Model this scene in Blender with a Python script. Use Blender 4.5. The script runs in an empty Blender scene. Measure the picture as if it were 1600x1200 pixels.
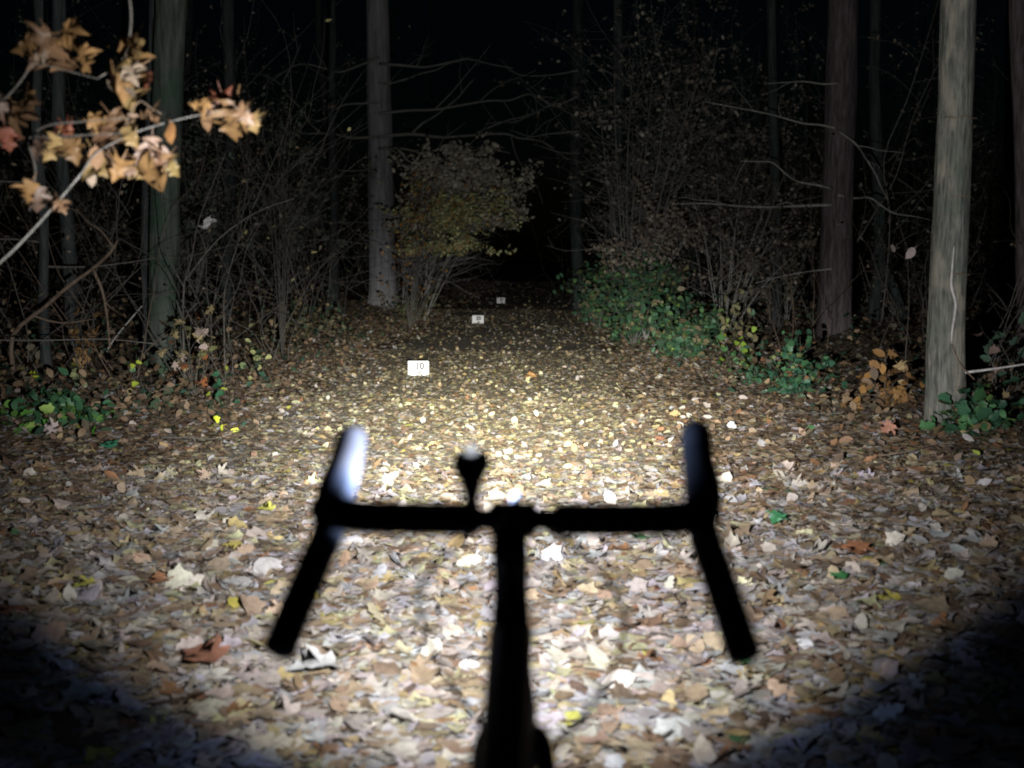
import bpy, math, random
import numpy as np
from mathutils import Vector, Matrix, noise

random.seed(7)
rng = np.random.default_rng(11)
S = bpy.context.scene
COL = S.collection
R = math.radians

# ------------------------------------------------------------------ camera
FPX, CX, CY = 1900.0, 800.0, 600.0            # focal length in pixels of a 1600x1200 frame
CAMZ = 1.25
PITCH = math.atan(199 / FPX)
YAW = math.atan(64 / FPX * math.cos(PITCH))
cam_d = bpy.data.cameras.new('camera')
cam_d.sensor_width = 36
cam_d.lens = 36 * FPX / 1600
cam_d.clip_start = 0.05
cam_d.clip_end = 600
cam_d.dof.use_dof = True
cam_d.dof.focus_distance = 9.5
cam_d.dof.aperture_fstop = 2.7
cam = bpy.data.objects.new('camera', cam_d)
COL.objects.link(cam)
cam.location = (0, 0, CAMZ)
cam.rotation_euler = (R(90) - PITCH, 0, YAW)
S.camera = cam

# ------------------------------------------------------------------ night sky
W = bpy.data.worlds.new('World')
S.world = W
W.use_nodes = True
wn = W.node_tree
bg = wn.nodes['Background']
sky = wn.nodes.new('ShaderNodeTexSky')
sky.sky_type = 'NISHITA'
sky.sun_disc = False
sky.sun_elevation = R(3)
sky.sun_rotation = R(200)
tint = wn.nodes.new('ShaderNodeMix')
tint.data_type = 'RGBA'
tint.blend_type = 'MULTIPLY'
tint.inputs['Factor'].default_value = 1
tint.inputs['B'].default_value = (.35, .6, 1.0, 1)         # deep night blue
wn.links.new(sky.outputs[0], tint.inputs['A'])
wn.links.new(tint.outputs['Result'], bg.inputs[0])
bg.inputs[1].default_value = 0.0006
S.view_settings.view_transform = 'Standard'
S.view_settings.look = 'None'
S.view_settings.exposure = 0
S.view_settings.gamma = 1
S.cycles.use_denoising = True
S.cycles.filter_width = 2.0
S.cycles.max_bounces = 4
S.cycles.diffuse_bounces = 2
S.cycles.glossy_bounces = 2
S.cycles.transmission_bounces = 4
S.cycles.sample_clamp_indirect = 4

# headlamp strengths (used by the lamp's builder)
LAMP_ENERGY = 2000.0
HOT, FLOOD, FORE, SPILL = 12.0, 0.90, 0.22, 0.038

# ------------------------------------------------------------------ helpers
_rot = cam.rotation_euler.to_matrix()
_right, _up, _fwd = _rot @ Vector((1, 0, 0)), _rot @ Vector((0, 1, 0)), _rot @ Vector((0, 0, -1))


def ss(t):
    t = np.clip(t, 0, 1)
    return t * t * (3 - 2 * t)


def gz(x, y):
    """height of the forest floor"""
    l = np.maximum(0, (-0.75 - x) - 1.5)
    r = np.maximum(0, (x + 0.75) - 1.6)
    z = 0.34 * ss(l / 4.5) + 0.20 * ss(r / 4.0)
    e = 0.25 + 0.75 * ss(np.maximum(l, r) / 2.0)
    z = z + e * (0.045 * np.sin(1.1 * x + 0.7 * np.sin(0.6 * y)) * np.cos(0.8 * y + 0.5 * x)
                 + 0.02 * np.sin(2.9 * x + 1.3 * y) * np.sin(2.3 * y - 0.9 * x + 1))
    return z


def gzf(x, y):
    return float(gz(np.float64(x), np.float64(y)))


def at(px, py, Y):
    """world point whose picture position is (px, py) at forward distance Y"""
    d = _right * ((px - CX) / FPX) + _up * ((CY - py) / FPX) + _fwd
    d = d * (Y / d.y)
    return Vector((d.x, d.y, CAMZ + d.z))


def on_ground(px, py):
    lo = 1.5
    for i in range(4000):
        p = at(px, py, lo)
        if p.z <= gzf(p.x, p.y):
            return Vector((p.x, p.y, gzf(p.x, p.y)))
        lo += 0.02
    return p


def base_at(px, Y):
    p = at(px, 500, Y)
    return Vector((p.x, p.y, gzf(p.x, p.y)))


def tag(o, label=None, cat=None, group=None, kind=None):
    if label: o['label'] = label
    if cat: o['category'] = cat
    if group: o['group'] = group
    if kind: o['kind'] = kind
    return o


def empty(name, loc, label=None, cat=None, group=None):
    o = bpy.data.objects.new(name, None)
    o.empty_display_size = 0.1
    COL.objects.link(o)
    o.location = loc
    return tag(o, label, cat, group)


def link(name, me, mat=None, parent=None, loc=None, smooth=True):
    if mat is not None and not me.materials:
        me.materials.append(mat)
    o = bpy.data.objects.new(name, me)
    COL.objects.link(o)
    if parent is not None:
        o.parent = parent
    if loc is not None:
        o.location = loc
    return o


class MB:
    """collects geometry, in coordinates relative to an origin"""
    def __init__(self, origin=(0, 0, 0)):
        self.v, self.f, self.o = [], [], Vector(origin)

    def add(self, verts, faces):
        n = len(self.v)
        self.v += [tuple(Vector(p) - self.o) for p in verts]
        self.f += [tuple(i + n for i in f) for f in faces]

    def tube(self, pts, rad, sides=8, cap=True, squash=None):
        pts = [Vector(p) for p in pts]
        n = len(pts)
        if not hasattr(rad, '__len__'):
            rad = [rad] * n
        t0 = (pts[1] - pts[0]).normalized()
        ref = Vector((0, 0, 1)) if abs(t0.z) < 0.9 else Vector((1, 0, 0))
        u = t0.cross(ref).normalized()
        V, Fc = [], []
        for i, p in enumerate(pts):
            t = (pts[min(i + 1, n - 1)] - pts[max(i - 1, 0)]).normalized()
            u = (u - t * u.dot(t))
            u = u.normalized() if u.length > 1e-6 else t.orthogonal().normalized()
            w = t.cross(u)
            for k in range(sides):
                a = 2 * math.pi * k / sides
                su, sw = squash if squash else (1, 1)
                V.append(p + (u * math.cos(a) * su + w * math.sin(a) * sw) * rad[i])
        for i in range(n - 1):
            for k in range(sides):
                k2 = (k + 1) % sides
                Fc.append((i * sides + k, i * sides + k2, (i + 1) * sides + k2, (i + 1) * sides + k))
        if cap:
            Fc.append(tuple(range(sides - 1, -1, -1)))
            Fc.append(tuple((n - 1) * sides + k for k in range(sides)))
        self.add(V, Fc)

    def box(self, c, s, rot=None):
        c = Vector(c)
        V = []
        for z in (-1, 1):
            for y in (-1, 1):
                for x in (-1, 1):
                    p = Vector((x * s[0] / 2, y * s[1] / 2, z * s[2] / 2))
                    V.append(c + (rot @ p if rot else p))
        self.add(V, [(0, 2, 3, 1), (4, 5, 7, 6), (0, 1, 5, 4), (2, 6, 7, 3), (0, 4, 6, 2), (1, 3, 7, 5)])

    def mesh(self, name, smooth=True):
        me = bpy.data.meshes.new(name)
        me.from_pydata(self.v, [], self.f)
        me.update()
        if smooth:
            me.polygons.foreach_set('use_smooth', [True] * len(me.polygons))
        return me

    def build(self, name, mat, parent=None, smooth=True, loc=None):
        return link(name, self.mesh(name, smooth), mat, parent, loc)


def smooth_line(pts, n=6):
    """Catmull-Rom through points"""
    pts = [Vector(p) for p in pts]
    P = [pts[0] * 2 - pts[1]] + pts + [pts[-1] * 2 - pts[-2]]
    out = []
    for i in range(1, len(P) - 2):
        a, b, c, d = P[i - 1], P[i], P[i + 1], P[i + 2]
        for k in range(n):
            t = k / n
            out.append(0.5 * ((2 * b) + (c - a) * t + (2 * a - 5 * b + 4 * c - d) * t * t + (3 * b - a - 3 * c + d) * t ** 3))
    out.append(pts[-1])
    return out


def lerp(a, b, t):
    return a + (b - a) * t


def radii(r0, r1, n):
    return [lerp(r0, r1, (i / max(1, n - 1)) ** 0.85) for i in range(n)]


# ------------------------------------------------------------------ materials
def new_mat(name):
    m = bpy.data.materials.new(name)
    m.use_nodes = True
    return m, m.node_tree, m.node_tree.nodes['Principled BSDF']


def nd(nt, t, **kw):
    n = nt.nodes.new(t)
    for k, v in kw.items():
        setattr(n, k, v)
    return n


def plain(name, col, rough=0.5, spec=0.5, metal=0.0, grain=0.15, gscale=80, bump=0.0):
    m, nt, b = new_mat(name)
    no = nd(nt, 'ShaderNodeTexNoise')
    no.inputs['Scale'].default_value = gscale
    no.inputs['Detail'].default_value = 4
    tc = nd(nt, 'ShaderNodeTexCoord')
    nt.links.new(tc.outputs['Object'], no.inputs['Vector'])
    mx = nd(nt, 'ShaderNodeMix', data_type='RGBA')
    mx.inputs['A'].default_value = (*[c * (1 - grain) for c in col], 1)
    mx.inputs['B'].default_value = (*[min(1, c * (1 + grain)) for c in col], 1)
    nt.links.new(no.outputs['Fac'], mx.inputs['Factor'])
    nt.links.new(mx.outputs['Result'], b.inputs['Base Color'])
    b.inputs['Roughness'].default_value = rough
    b.inputs['Specular IOR Level'].default_value = spec
    b.inputs['Metallic'].default_value = metal
    if bump:
        bp = nd(nt, 'ShaderNodeBump')
        bp.inputs['Strength'].default_value = bump
        bp.inputs['Distance'].default_value = 0.002
        nt.links.new(no.outputs['Fac'], bp.inputs['Height'])
        nt.links.new(bp.outputs[0], b.inputs['Normal'])
    return m


def leaf_material(name, source, rough=0.42, spec=0.45, transl=0.0, mottle=0.45):
    """source: 'attr' (colour attribute of a joined mesh) or 'object' (object colour)"""
    m, nt, b = new_mat(name)
    if source == 'attr':
        c = nd(nt, 'ShaderNodeAttribute', attribute_name='Col')
    else:
        c = nd(nt, 'ShaderNodeObjectInfo')
    geo = nd(nt, 'ShaderNodeNewGeometry')
    n1 = nd(nt, 'ShaderNodeTexNoise')
    n1.inputs['Scale'].default_value = 45
    n1.inputs['Detail'].default_value = 5
    n1.inputs['Roughness'].default_value = 0.7
    nt.links.new(geo.outputs['Position'], n1.inputs['Vector'])
    rp = nd(nt, 'ShaderNodeMapRange')
    rp.inputs['From Min'].default_value = 0.35
    rp.inputs['From Max'].default_value = 0.68
    rp.inputs['To Min'].default_value = 1.12
    rp.inputs['To Max'].default_value = 1.12 - mottle
    nt.links.new(n1.outputs['Fac'], rp.inputs['Value'])
    mul = nd(nt, 'ShaderNodeVectorMath', operation='SCALE')
    nt.links.new(c.outputs['Color'], mul.inputs[0])
    nt.links.new(rp.outputs['Result'], mul.inputs['Scale'])
    nt.links.new(mul.outputs[0], b.inputs['Base Color'])
    b.inputs['Roughness'].default_value = rough
    b.inputs['Specular IOR Level'].default_value = spec
    bp = nd(nt, 'ShaderNodeBump')
    bp.inputs['Strength'].default_value = 0.5
    bp.inputs['Distance'].default_value = 0.004
    n2 = nd(nt, 'ShaderNodeTexNoise')
    n2.inputs['Scale'].default_value = 110
    n2.inputs['Detail'].default_value = 2
    nt.links.new(geo.outputs['Position'], n2.inputs['Vector'])
    nt.links.new(n2.outputs['Fac'], bp.inputs['Height'])
    nt.links.new(bp.outputs[0], b.inputs['Normal'])
    if transl:
        tr = nd(nt, 'ShaderNodeBsdfTranslucent')
        nt.links.new(mul.outputs[0], tr.inputs['Color'])
        ms = nd(nt, 'ShaderNodeMixShader')
        ms.inputs[0].default_value = transl
        nt.links.new(b.outputs[0], ms.inputs[1])
        nt.links.new(tr.outputs[0], ms.inputs[2])
        nt.links.new(ms.outputs[0], nt.nodes['Material Output'].inputs['Surface'])
    return m


def bark_material(name, dark, light, moss=None, moss_amt=0.0, stretch=(14, 14, 1.6), bump=0.7, patch=None):
    m, nt, b = new_mat(name)
    tc = nd(nt, 'ShaderNodeTexCoord')
    mp = nd(nt, 'ShaderNodeMapping')
    mp.inputs['Scale'].default_value = stretch
    nt.links.new(tc.outputs['Object'], mp.inputs['Vector'])
    n1 = nd(nt, 'ShaderNodeTexNoise')
    n1.inputs['Scale'].default_value = 1.6
    n1.inputs['Detail'].default_value = 8
    n1.inputs['Roughness'].default_value = 0.65
    nt.links.new(mp.outputs[0], n1.inputs['Vector'])
    cr = nd(nt, 'ShaderNodeValToRGB')
    cr.color_ramp.elements[0].position = 0.36
    cr.color_ramp.elements[0].color = (*dark, 1)
    cr.color_ramp.elements[1].position = 0.66
    cr.color_ramp.elements[1].color = (*light, 1)
    nt.links.new(n1.outputs['Fac'], cr.inputs[0])
    out = cr.outputs[0]
    n3 = nd(nt, 'ShaderNodeTexNoise')
    n3.inputs['Scale'].default_value = 3.0
    n3.inputs['Detail'].default_value = 5
    nt.links.new(tc.outputs['Object'], n3.inputs['Vector'])
    if moss:
        mr = nd(nt, 'ShaderNodeMapRange')
        mr.inputs['From Min'].default_value = 0.62 - moss_amt
        mr.inputs['From Max'].default_value = 0.80 - moss_amt
        nt.links.new(n3.outputs['Fac'], mr.inputs['Value'])
        mx = nd(nt, 'ShaderNodeMix', data_type='RGBA')
        mx.inputs['B'].default_value = (*moss, 1)
        nt.links.new(out, mx.inputs['A'])
        nt.links.new(mr.outputs['Result'], mx.inputs['Factor'])
        out = mx.outputs['Result']
    if patch:
        n4 = nd(nt, 'ShaderNodeTexNoise')
        n4.inputs['Scale'].default_value = 1.7
        n4.inputs['Detail'].default_value = 6
        mp2 = nd(nt, 'ShaderNodeMapping')
        mp2.inputs['Scale'].default_value = (5, 5, 2.2)
        mp2.inputs['Location'].default_value = (3.1, 1.7, 0.4)
        nt.links.new(tc.outputs['Object'], mp2.inputs['Vector'])
        nt.links.new(mp2.outputs[0], n4.inputs['Vector'])
        mr2 = nd(nt, 'ShaderNodeMapRange')
        mr2.inputs['From Min'].default_value = 0.52
        mr2.inputs['From Max'].default_value = 0.66
        nt.links.new(n4.outputs['Fac'], mr2.inputs['Value'])
        mx2 = nd(nt, 'ShaderNodeMix', data_type='RGBA')
        mx2.inputs['B'].default_value = (*patch, 1)
        nt.links.new(out, mx2.inputs['A'])
        nt.links.new(mr2.outputs['Result'], mx2.inputs['Factor'])
        out = mx2.outputs['Result']
    nt.links.new(out, b.inputs['Base Color'])
    b.inputs['Roughness'].default_value = 0.85
    b.inputs['Specular IOR Level'].default_value = 0.2
    bp = nd(nt, 'ShaderNodeBump')
    bp.inputs['Strength'].default_value = bump
    bp.inputs['Distance'].default_value = 0.03
    nt.links.new(n1.outputs['Fac'], bp.inputs['Height'])
    nt.links.new(bp.outputs[0], b.inputs['Normal'])
    return m


def soil_material(name, a, bcol):
    m, nt, b = new_mat(name)
    geo = nd(nt, 'ShaderNodeNewGeometry')
    n1 = nd(nt, 'ShaderNodeTexNoise')
    n1.inputs['Scale'].default_value = 9
    n1.inputs['Detail'].default_value = 10
    n1.inputs['Roughness'].default_value = 0.75
    nt.links.new(geo.outputs['Position'], n1.inputs['Vector'])
    cr = nd(nt, 'ShaderNodeValToRGB')
    cr.color_ramp.elements[0].position = 0.35
    cr.color_ramp.elements[0].color = (*a, 1)
    cr.color_ramp.elements[1].position = 0.68
    cr.color_ramp.elements[1].color = (*bcol, 1)
    nt.links.new(n1.outputs['Fac'], cr.inputs[0])
    nt.links.new(cr.outputs[0], b.inputs['Base Color'])
    b.inputs['Roughness'].default_value = 0.95
    b.inputs['Specular IOR Level'].default_value = 0.1
    bp = nd(nt, 'ShaderNodeBump')
    bp.inputs['Strength'].default_value = 0.35
    bp.inputs['Distance'].default_value = 0.02
    nt.links.new(n1.outputs['Fac'], bp.inputs['Height'])
    nt.links.new(bp.outputs[0], b.inputs['Normal'])
    return m


M = {}
M['soil'] = soil_material('soil', (0.045, 0.032, 0.022), (0.12, 0.085, 0.058))
M['path'] = soil_material('path_soil', (0.13, 0.117, 0.102), (0.27, 0.245, 0.215))
M['litter'] = leaf_material('fallen_leaf_mix', 'attr', rough=0.52, spec=0.35)
M['leaf'] = leaf_material('fallen_leaf', 'object', rough=0.50, spec=0.35)
M['foliage'] = leaf_material('foliage_mix', 'attr', rough=0.5, spec=0.4, transl=0.15, mottle=0.3)
M['hang_leaf'] = leaf_material('hanging_leaf', 'object', rough=0.5, spec=0.35, transl=0.2, mottle=0.35)
M['grey_bark'] = bark_material('smooth_grey_bark', (0.06, 0.062, 0.053), (0.185, 0.185, 0.158), (0.08, 0.10, 0.074), 0.08, (30, 30, 4.0), 1.0, (0.215, 0.20, 0.16))
M['beech_bark'] = bark_material('beech_bark', (0.16, 0.16, 0.165), (0.34, 0.33, 0.33), None, 0, (9, 9, 0.8), 0.4)
M['pine_bark'] = bark_material('dark_pine_bark', (0.035, 0.028, 0.028), (0.12, 0.098, 0.10), None, 0, (16, 16, 2.2), 1.0)
M['mossy_bark'] = bark_material('mossy_bark', (0.032, 0.038, 0.032), (0.095, 0.108, 0.088), (0.036, 0.066, 0.042), 0.16, (12, 12, 1.6), 0.8)
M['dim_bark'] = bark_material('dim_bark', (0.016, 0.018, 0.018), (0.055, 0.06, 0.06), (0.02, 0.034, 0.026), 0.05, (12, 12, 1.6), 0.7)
M['twig'] = bark_material('twig_bark', (0.045, 0.042, 0.036), (0.12, 0.11, 0.095), None, 0, (30, 30, 12), 0.3)
M['twig_mid'] = bark_material('grey_twig_bark', (0.08, 0.078, 0.07), (0.2, 0.19, 0.175), None, 0, (30, 30, 12), 0.3)
M['limb_bark'] = bark_material('grey_limb_bark', (0.12, 0.12, 0.105), (0.28, 0.27, 0.24), None, 0, (30, 30, 12), 0.3)
M['pale_twig'] = bark_material('pale_twig_bark', (0.24, 0.23, 0.22), (0.48, 0.46, 0.43), None, 0, (30, 30, 12), 0.3)
M['brown_twig'] = bark_material('brown_twig_bark', (0.07, 0.05, 0.035), (0.17, 0.125, 0.09), None, 0, (30, 30, 12), 0.3)
M['bar_tape'] = plain('black_bar_tape', (0.012, 0.012, 0.013), 0.75, 0.25, 0, 0.3, 300, 0.3)
M['rubber'] = plain('black_rubber', (0.016, 0.016, 0.018), 0.5, 0.35, 0, 0.2, 200)
M['paint'] = plain('black_frame_paint', (0.012, 0.012, 0.013), 0.45, 0.3, 0, 0.1, 60)
M['alloy'] = plain('black_alloy', (0.015, 0.015, 0.016), 0.45, 0.35, 0.0, 0.1, 60)
M['silver'] = plain('silver_alloy', (0.55, 0.56, 0.58), 0.35, 0.5, 0.3, 0.08, 60)
M['cap'] = plain('grey_cap', (0.12, 0.12, 0.125), 0.4, 0.4, 0.0, 0.08, 60)
M['spoke'] = plain('steel_spoke', (0.25, 0.25, 0.26), 0.35, 0.5, 0.9, 0.05, 60)
M['paper'] = plain('white_card', (0.62, 0.62, 0.63), 0.6, 0.3, 0, 0.03, 20)
M['ink'] = plain('black_ink', (0.02, 0.02, 0.022), 0.6, 0.3, 0, 0.1, 50)
M['stake'] = plain('dark_stake', (0.05, 0.04, 0.03), 0.8, 0.2, 0, 0.3, 90)

# ------------------------------------------------------------------ leaf shapes
MAPLE = [(0.02, 0), (.20, -.05), (.43, .0), (.35, .11), (.29, .22), (.50, .29), (.64, .50), (.45, .49), (.20, .53), (.31, .72), (.17, .76), (0, 1)]
OAK = [(0.02, 0), (.12, .06), (.17, .19), (.11, .27), (.27, .39), (.17, .49), (.31, .61), (.20, .73), (.19, .88), (0, 1)]
OVAL = [(0.01, 0), (.21, .16), (.31, .42), (.22, .74), (0, 1)]
ROUGH = [(0.02, 0), (.30, .03), (.34, .2), (.50, .38), (.30, .55), (.26, .78), (0, 1)]      # crumpled simple maple
BLADE = [(0.01, 0), (.03, .15), (.04, .45), (.03, .75), (0, 1)]
MID = [(0, .28), (0, .62)]


def leaf_shape(half, curl=0.0, fold=0.0, droop=0.0, wob=0.0, stalk=0.0, seed=0):
    """verts (n,3), tris (m,3): base at origin, tip at +y, length 1, folded along the midrib"""
    r = random.Random(seed)
    right = half
    left = [(-x, y) for x, y in half[1:-1]]
    V = [(0, 0.0)] + MID + [(0, 1.0)]
    F = []
    for side in (right[1:-1], left):
        idx0 = len(V)
        V += side
        ring = [0] + list(range(idx0, idx0 + len(side))) + [3]
        for a, b in zip(ring[:-1], ring[1:]):
            ya = (V[a][1] + V[b][1]) / 2
            c = 1 if ya < 0.42 else 2
            tri = (c, a, b)
            F.append(tri if side is not left else tri[::-1])
        # fill between the two midrib points
        k = min(range(len(side)), key=lambda i: abs(side[i][1] - 0.42))
        tri = (1, idx0 + k, 2)
        F.append(tri if side is not left else tri[::-1])
    P = []
    for i, (x, y) in enumerate(V):
        z = curl * x * x * 2 + fold * abs(x) + droop * (y - .4) ** 2
        if i > 3:
            z += r.uniform(-wob, wob)
        P.append((x, y - 0.0, z))
    if stalk:
        b = len(P)
        P += [(-.012, -stalk, stalk * .25), (.012, -stalk, stalk * .25), (.014, .02, 0.004), (-.014, .02, 0.004)]
        F += [(b, b + 1, b + 2), (b, b + 2, b + 3)]
    return np.array(P, dtype=np.float64), np.array(F, dtype=np.int64)


def variants(half, n, seed, amp=1.0, stalk=0.0):
    r = random.Random(seed)
    return [leaf_shape(half, r.uniform(-.5, .8) * amp, r.uniform(-.15, .5) * amp, r.uniform(-.6, .7) * amp, .07 * amp, stalk, seed + i) for i in range(n)]


V_MAPLE = variants(MAPLE, 7, 100, 0.4, 0.3)
V_OAK = variants(OAK, 4, 200, 0.4, 0.1)
V_OVAL = variants(OVAL, 5, 300, 0.45, 0.1)
V_ROUGH = variants(ROUGH, 5, 400, 0.5)
V_BLADE = variants(BLADE, 3, 600, 0.8)
FAR_LEAF = [(np.array([(0, 0, 0), (.3, .5, .1), (0, 1, 0), (-.3, .5, .12)], float), np.array([(0, 1, 2), (0, 2, 3)]))]


def rot_mats(yaw, tilt, tdir):
    """N rotation matrices: spin about z by yaw, then tip by tilt about a horizontal axis at tdir"""
    cy, sy = np.cos(yaw), np.sin(yaw)
    n = len(yaw)
    Rz = np.zeros((n, 3, 3))
    Rz[:, 0, 0], Rz[:, 0, 1], Rz[:, 1, 0], Rz[:, 1, 1], Rz[:, 2, 2] = cy, -sy, sy, cy, 1
    ux, uy = np.cos(tdir), np.sin(tdir)
    c, s = np.cos(tilt), np.sin(tilt)
    Rt = np.zeros((n, 3, 3))
    Rt[:, 0, 0] = c + ux * ux * (1 - c)
    Rt[:, 0, 1] = Rt[:, 1, 0] = ux * uy * (1 - c)
    Rt[:, 1, 1] = c + uy * uy * (1 - c)
    Rt[:, 0, 2], Rt[:, 2, 0] = uy * s, -uy * s
    Rt[:, 1, 2], Rt[:, 2, 1] = -ux * s, ux * s
    Rt[:, 2, 2] = c
    return Rt @ Rz


class LeafBatch:
    def __init__(self):
        self.V, self.F, self.C, self.n = [], [], [], 0

    def add(self, shape, pos, mats, size, col):
        bv, bf = shape
        n = len(pos)
        if n == 0:
            return
        ctr = bv - np.array([0, .45, 0])
        v = np.einsum('nij,kj->nki', mats, ctr) * size[:, None, None] + pos[:, None, :]
        f = bf[None] + (np.arange(n) * len(bv))[:, None, None] + self.n
        self.V.append(v.reshape(-1, 3))
        self.F.append(f.reshape(-1, 3))
        self.C.append(np.repeat(np.c_[col, np.ones(n)], len(bv), axis=0))
        self.n += n * len(bv)

    def mesh(self, name):
        V, F, C = np.concatenate(self.V), np.concatenate(self.F), np.concatenate(self.C)
        me = bpy.data.meshes.new(name)
        me.vertices.add(len(V))
        me.vertices.foreach_set('co', V.astype(np.float32).ravel())
        me.loops.add(F.size)
        me.loops.foreach_set('vertex_index', F.astype(np.int32).ravel())
        me.polygons.add(len(F))
        me.polygons.foreach_set('loop_start', np.arange(0, F.size, 3, dtype=np.int32))
        a = me.color_attributes.new('Col', 'FLOAT_COLOR', 'POINT')
        a.data.foreach_set('color', C.astype(np.float32).ravel())
        me.update(calc_edges=True)
        me.polygons.foreach_set('use_smooth', [True] * len(F))
        return me


PAL = np.array([(.37, .325, .285), (.33, .315, .32), (.27, .205, .14), (.19, .13, .082), (.33, .255, .125), (.24, .125, .065),
                (.12, .087, .062), (.46, .39, .09), (.05, .12, .05), (.37, .34, .21), (.38, .295, .17)])
W_NEAR = np.array([.32, .21, .21, .08, .035, .02, .03, .004, .003, .06, .03])
W_PATH = np.array([.15, .10, .18, .10, .07, .02, .07, .005, .001, .25, .06])
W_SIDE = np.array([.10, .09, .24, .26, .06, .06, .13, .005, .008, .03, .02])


def palette(n, w):
    i = rng.choice(len(PAL), n, p=w / w.sum())
    c = PAL[i] * rng.uniform(.75, 1.15, (n, 1)) * rng.uniform(.94, 1.06, (n, 3))
    return np.clip(c, 0, .40)


# ------------------------------------------------------------------ ground
def sheet(name, xs, ys, zoff, mat, zfun):
    X, Y = np.meshgrid(xs, ys)
    Z = zfun(X, Y) + zoff
    V = np.c_[X.ravel(), Y.ravel(), Z.ravel()]
    nx = len(xs)
    F = [(j * nx + i, j * nx + i + 1, (j + 1) * nx + i + 1, (j + 1) * nx + i) for j in range(len(ys) - 1) for i in range(nx - 1)]
    me = bpy.data.meshes.new(name)
    me.from_pydata(V.tolist(), [], F)
    me.polygons.foreach_set('use_smooth', [True] * len(F))
    o = link(name, me, mat)
    o['kind'] = 'structure'
    return o


xs = np.unique(np.concatenate([np.linspace(-200, -14, 20), np.linspace(-14, 14, 113), np.linspace(14, 200, 20)]))
ys = np.unique(np.concatenate([np.linspace(-60, -4, 12), np.linspace(-4, 50, 181), np.linspace(50, 300, 30)]))
floor = sheet('forest_floor', xs, ys, 0.0, M['soil'], gz)
path = sheet('path', np.linspace(-2.15, 0.65, 15), np.linspace(-3, 120, 360), 0.006, M['path'], gz)

# ---- leaf litter
lit = LeafBatch()
cand = []          # leaves that may become objects of their own


def scatter(y0, y1, dens, margin, shapes, smin, smax, tilt_s, near=False, lift=.03):
    area = 0.46 * (y1 ** 2 - y0 ** 2) + margin * (y1 - y0) * 2
    n0 = int(area * dens * 1.6)
    y = np.sqrt(rng.uniform(y0 ** 2, y1 ** 2, n0))
    x = rng.uniform(-1, 1, n0) * (0.46 * y1 + margin) - 0.034 * y
    keep = np.abs(x + 0.034 * y) < 0.46 * y + margin
    x, y = x[keep], y[keep]
    n = int(min(len(x), area * dens))
    x, y = x[:n], y[:n]
    n = len(x)
    # uneven cover: bare patches on the trodden path further off
    lat = np.abs(x + .75)
    onpath = 1 - ss((lat - 1.1) / .9)
    cover = np.sin(1.9 * x + .8 * y) * np.sin(1.3 * y - 1.1 * x) * .5 + .5
    thin = onpath * ss((y - 9.5) / 8)
    k = rng.uniform(0, 1, n) > thin * (0.5 + .4 * cover)
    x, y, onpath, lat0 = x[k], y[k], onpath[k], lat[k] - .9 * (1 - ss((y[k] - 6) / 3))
    n = len(x)
    far = ss((y - 4.5) / 3.5)
    u = rng.uniform(0, 1, n)
    kind = np.where(u < onpath * far, 1, np.where(u < onpath + (1 - far) * (1 - onpath) * .75, 0, 2))
    col = np.empty((n, 3))
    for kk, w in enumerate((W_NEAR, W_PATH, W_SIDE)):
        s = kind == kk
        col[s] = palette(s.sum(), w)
    col *= (1 - .55 * ss((lat0 - 2.3) / 2.2))[:, None]          # shade of the banks put into the leaf colour, darker off the track
    size = rng.uniform(smin, smax, n) * np.where(kind == 1, .85, 1.05) * np.where(rng.uniform(0, 1, n) < .10, 1.2, 1)
    tilt = np.abs(rng.normal(0, tilt_s, n))
    tilt = np.where(rng.uniform(0, 1, n) < .03, rng.uniform(.5, 1.0, n), tilt)
    mats = rot_mats(rng.uniform(0, 6.283, n), tilt, rng.uniform(0, 6.283, n))
    flip = rng.uniform(0, 1, n) < .45
    mats[flip] = mats[flip] @ np.diag([1., -1., -1.])
    h = rng.uniform(0, 1, n)
    z = gz(x, y) + .016 + h * lift + np.sin(tilt) * size * .28
    pos = np.c_[x, y, z]
    which = rng.integers(0, len(shapes), n)
    if near:
        d = Vector
        px = (x + .034 * y) / y
        vis = (np.abs(px) < .40) & (y > 3.0) & (y < 5.2) & (h > .72) & (np.abs(x + .05) > .02)
        idx = np.nonzero(vis)[0]
        order = np.argsort(-(size[idx] / y[idx]))[:300]
        pick = idx[order]
        for i in pick:
            cand.append((which[i], pos[i], mats[i], size[i], col[i]))
        m = np.ones(n, bool)
        m[pick] = False
    else:
        m = np.ones(n, bool)
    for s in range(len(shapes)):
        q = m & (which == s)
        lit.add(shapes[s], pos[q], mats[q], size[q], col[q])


NEAR_SHAPES = V_MAPLE[:4] + V_OAK + V_OVAL[:4] + V_ROUGH[:4]
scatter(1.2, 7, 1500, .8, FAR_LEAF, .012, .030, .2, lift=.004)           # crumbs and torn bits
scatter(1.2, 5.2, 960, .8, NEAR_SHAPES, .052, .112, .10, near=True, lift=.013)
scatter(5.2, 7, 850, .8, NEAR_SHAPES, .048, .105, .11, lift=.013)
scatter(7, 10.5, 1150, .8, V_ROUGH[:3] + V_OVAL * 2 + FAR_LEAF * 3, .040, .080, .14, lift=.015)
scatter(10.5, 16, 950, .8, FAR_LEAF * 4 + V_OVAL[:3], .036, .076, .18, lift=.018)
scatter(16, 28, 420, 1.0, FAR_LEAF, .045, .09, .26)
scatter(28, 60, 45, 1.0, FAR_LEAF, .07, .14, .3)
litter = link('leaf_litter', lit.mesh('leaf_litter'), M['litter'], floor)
litter['kind'] = 'stuff'


def shape_mesh(name, shape, mat):
    bv, bf = shape
    me = bpy.data.meshes.new(name)
    me.from_pydata((bv - np.array([0, .45, 0])).tolist(), [], bf.tolist())
    me.polygons.foreach_set('use_smooth', [True] * len(bf))
    me.materials.append(mat)
    return me


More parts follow.
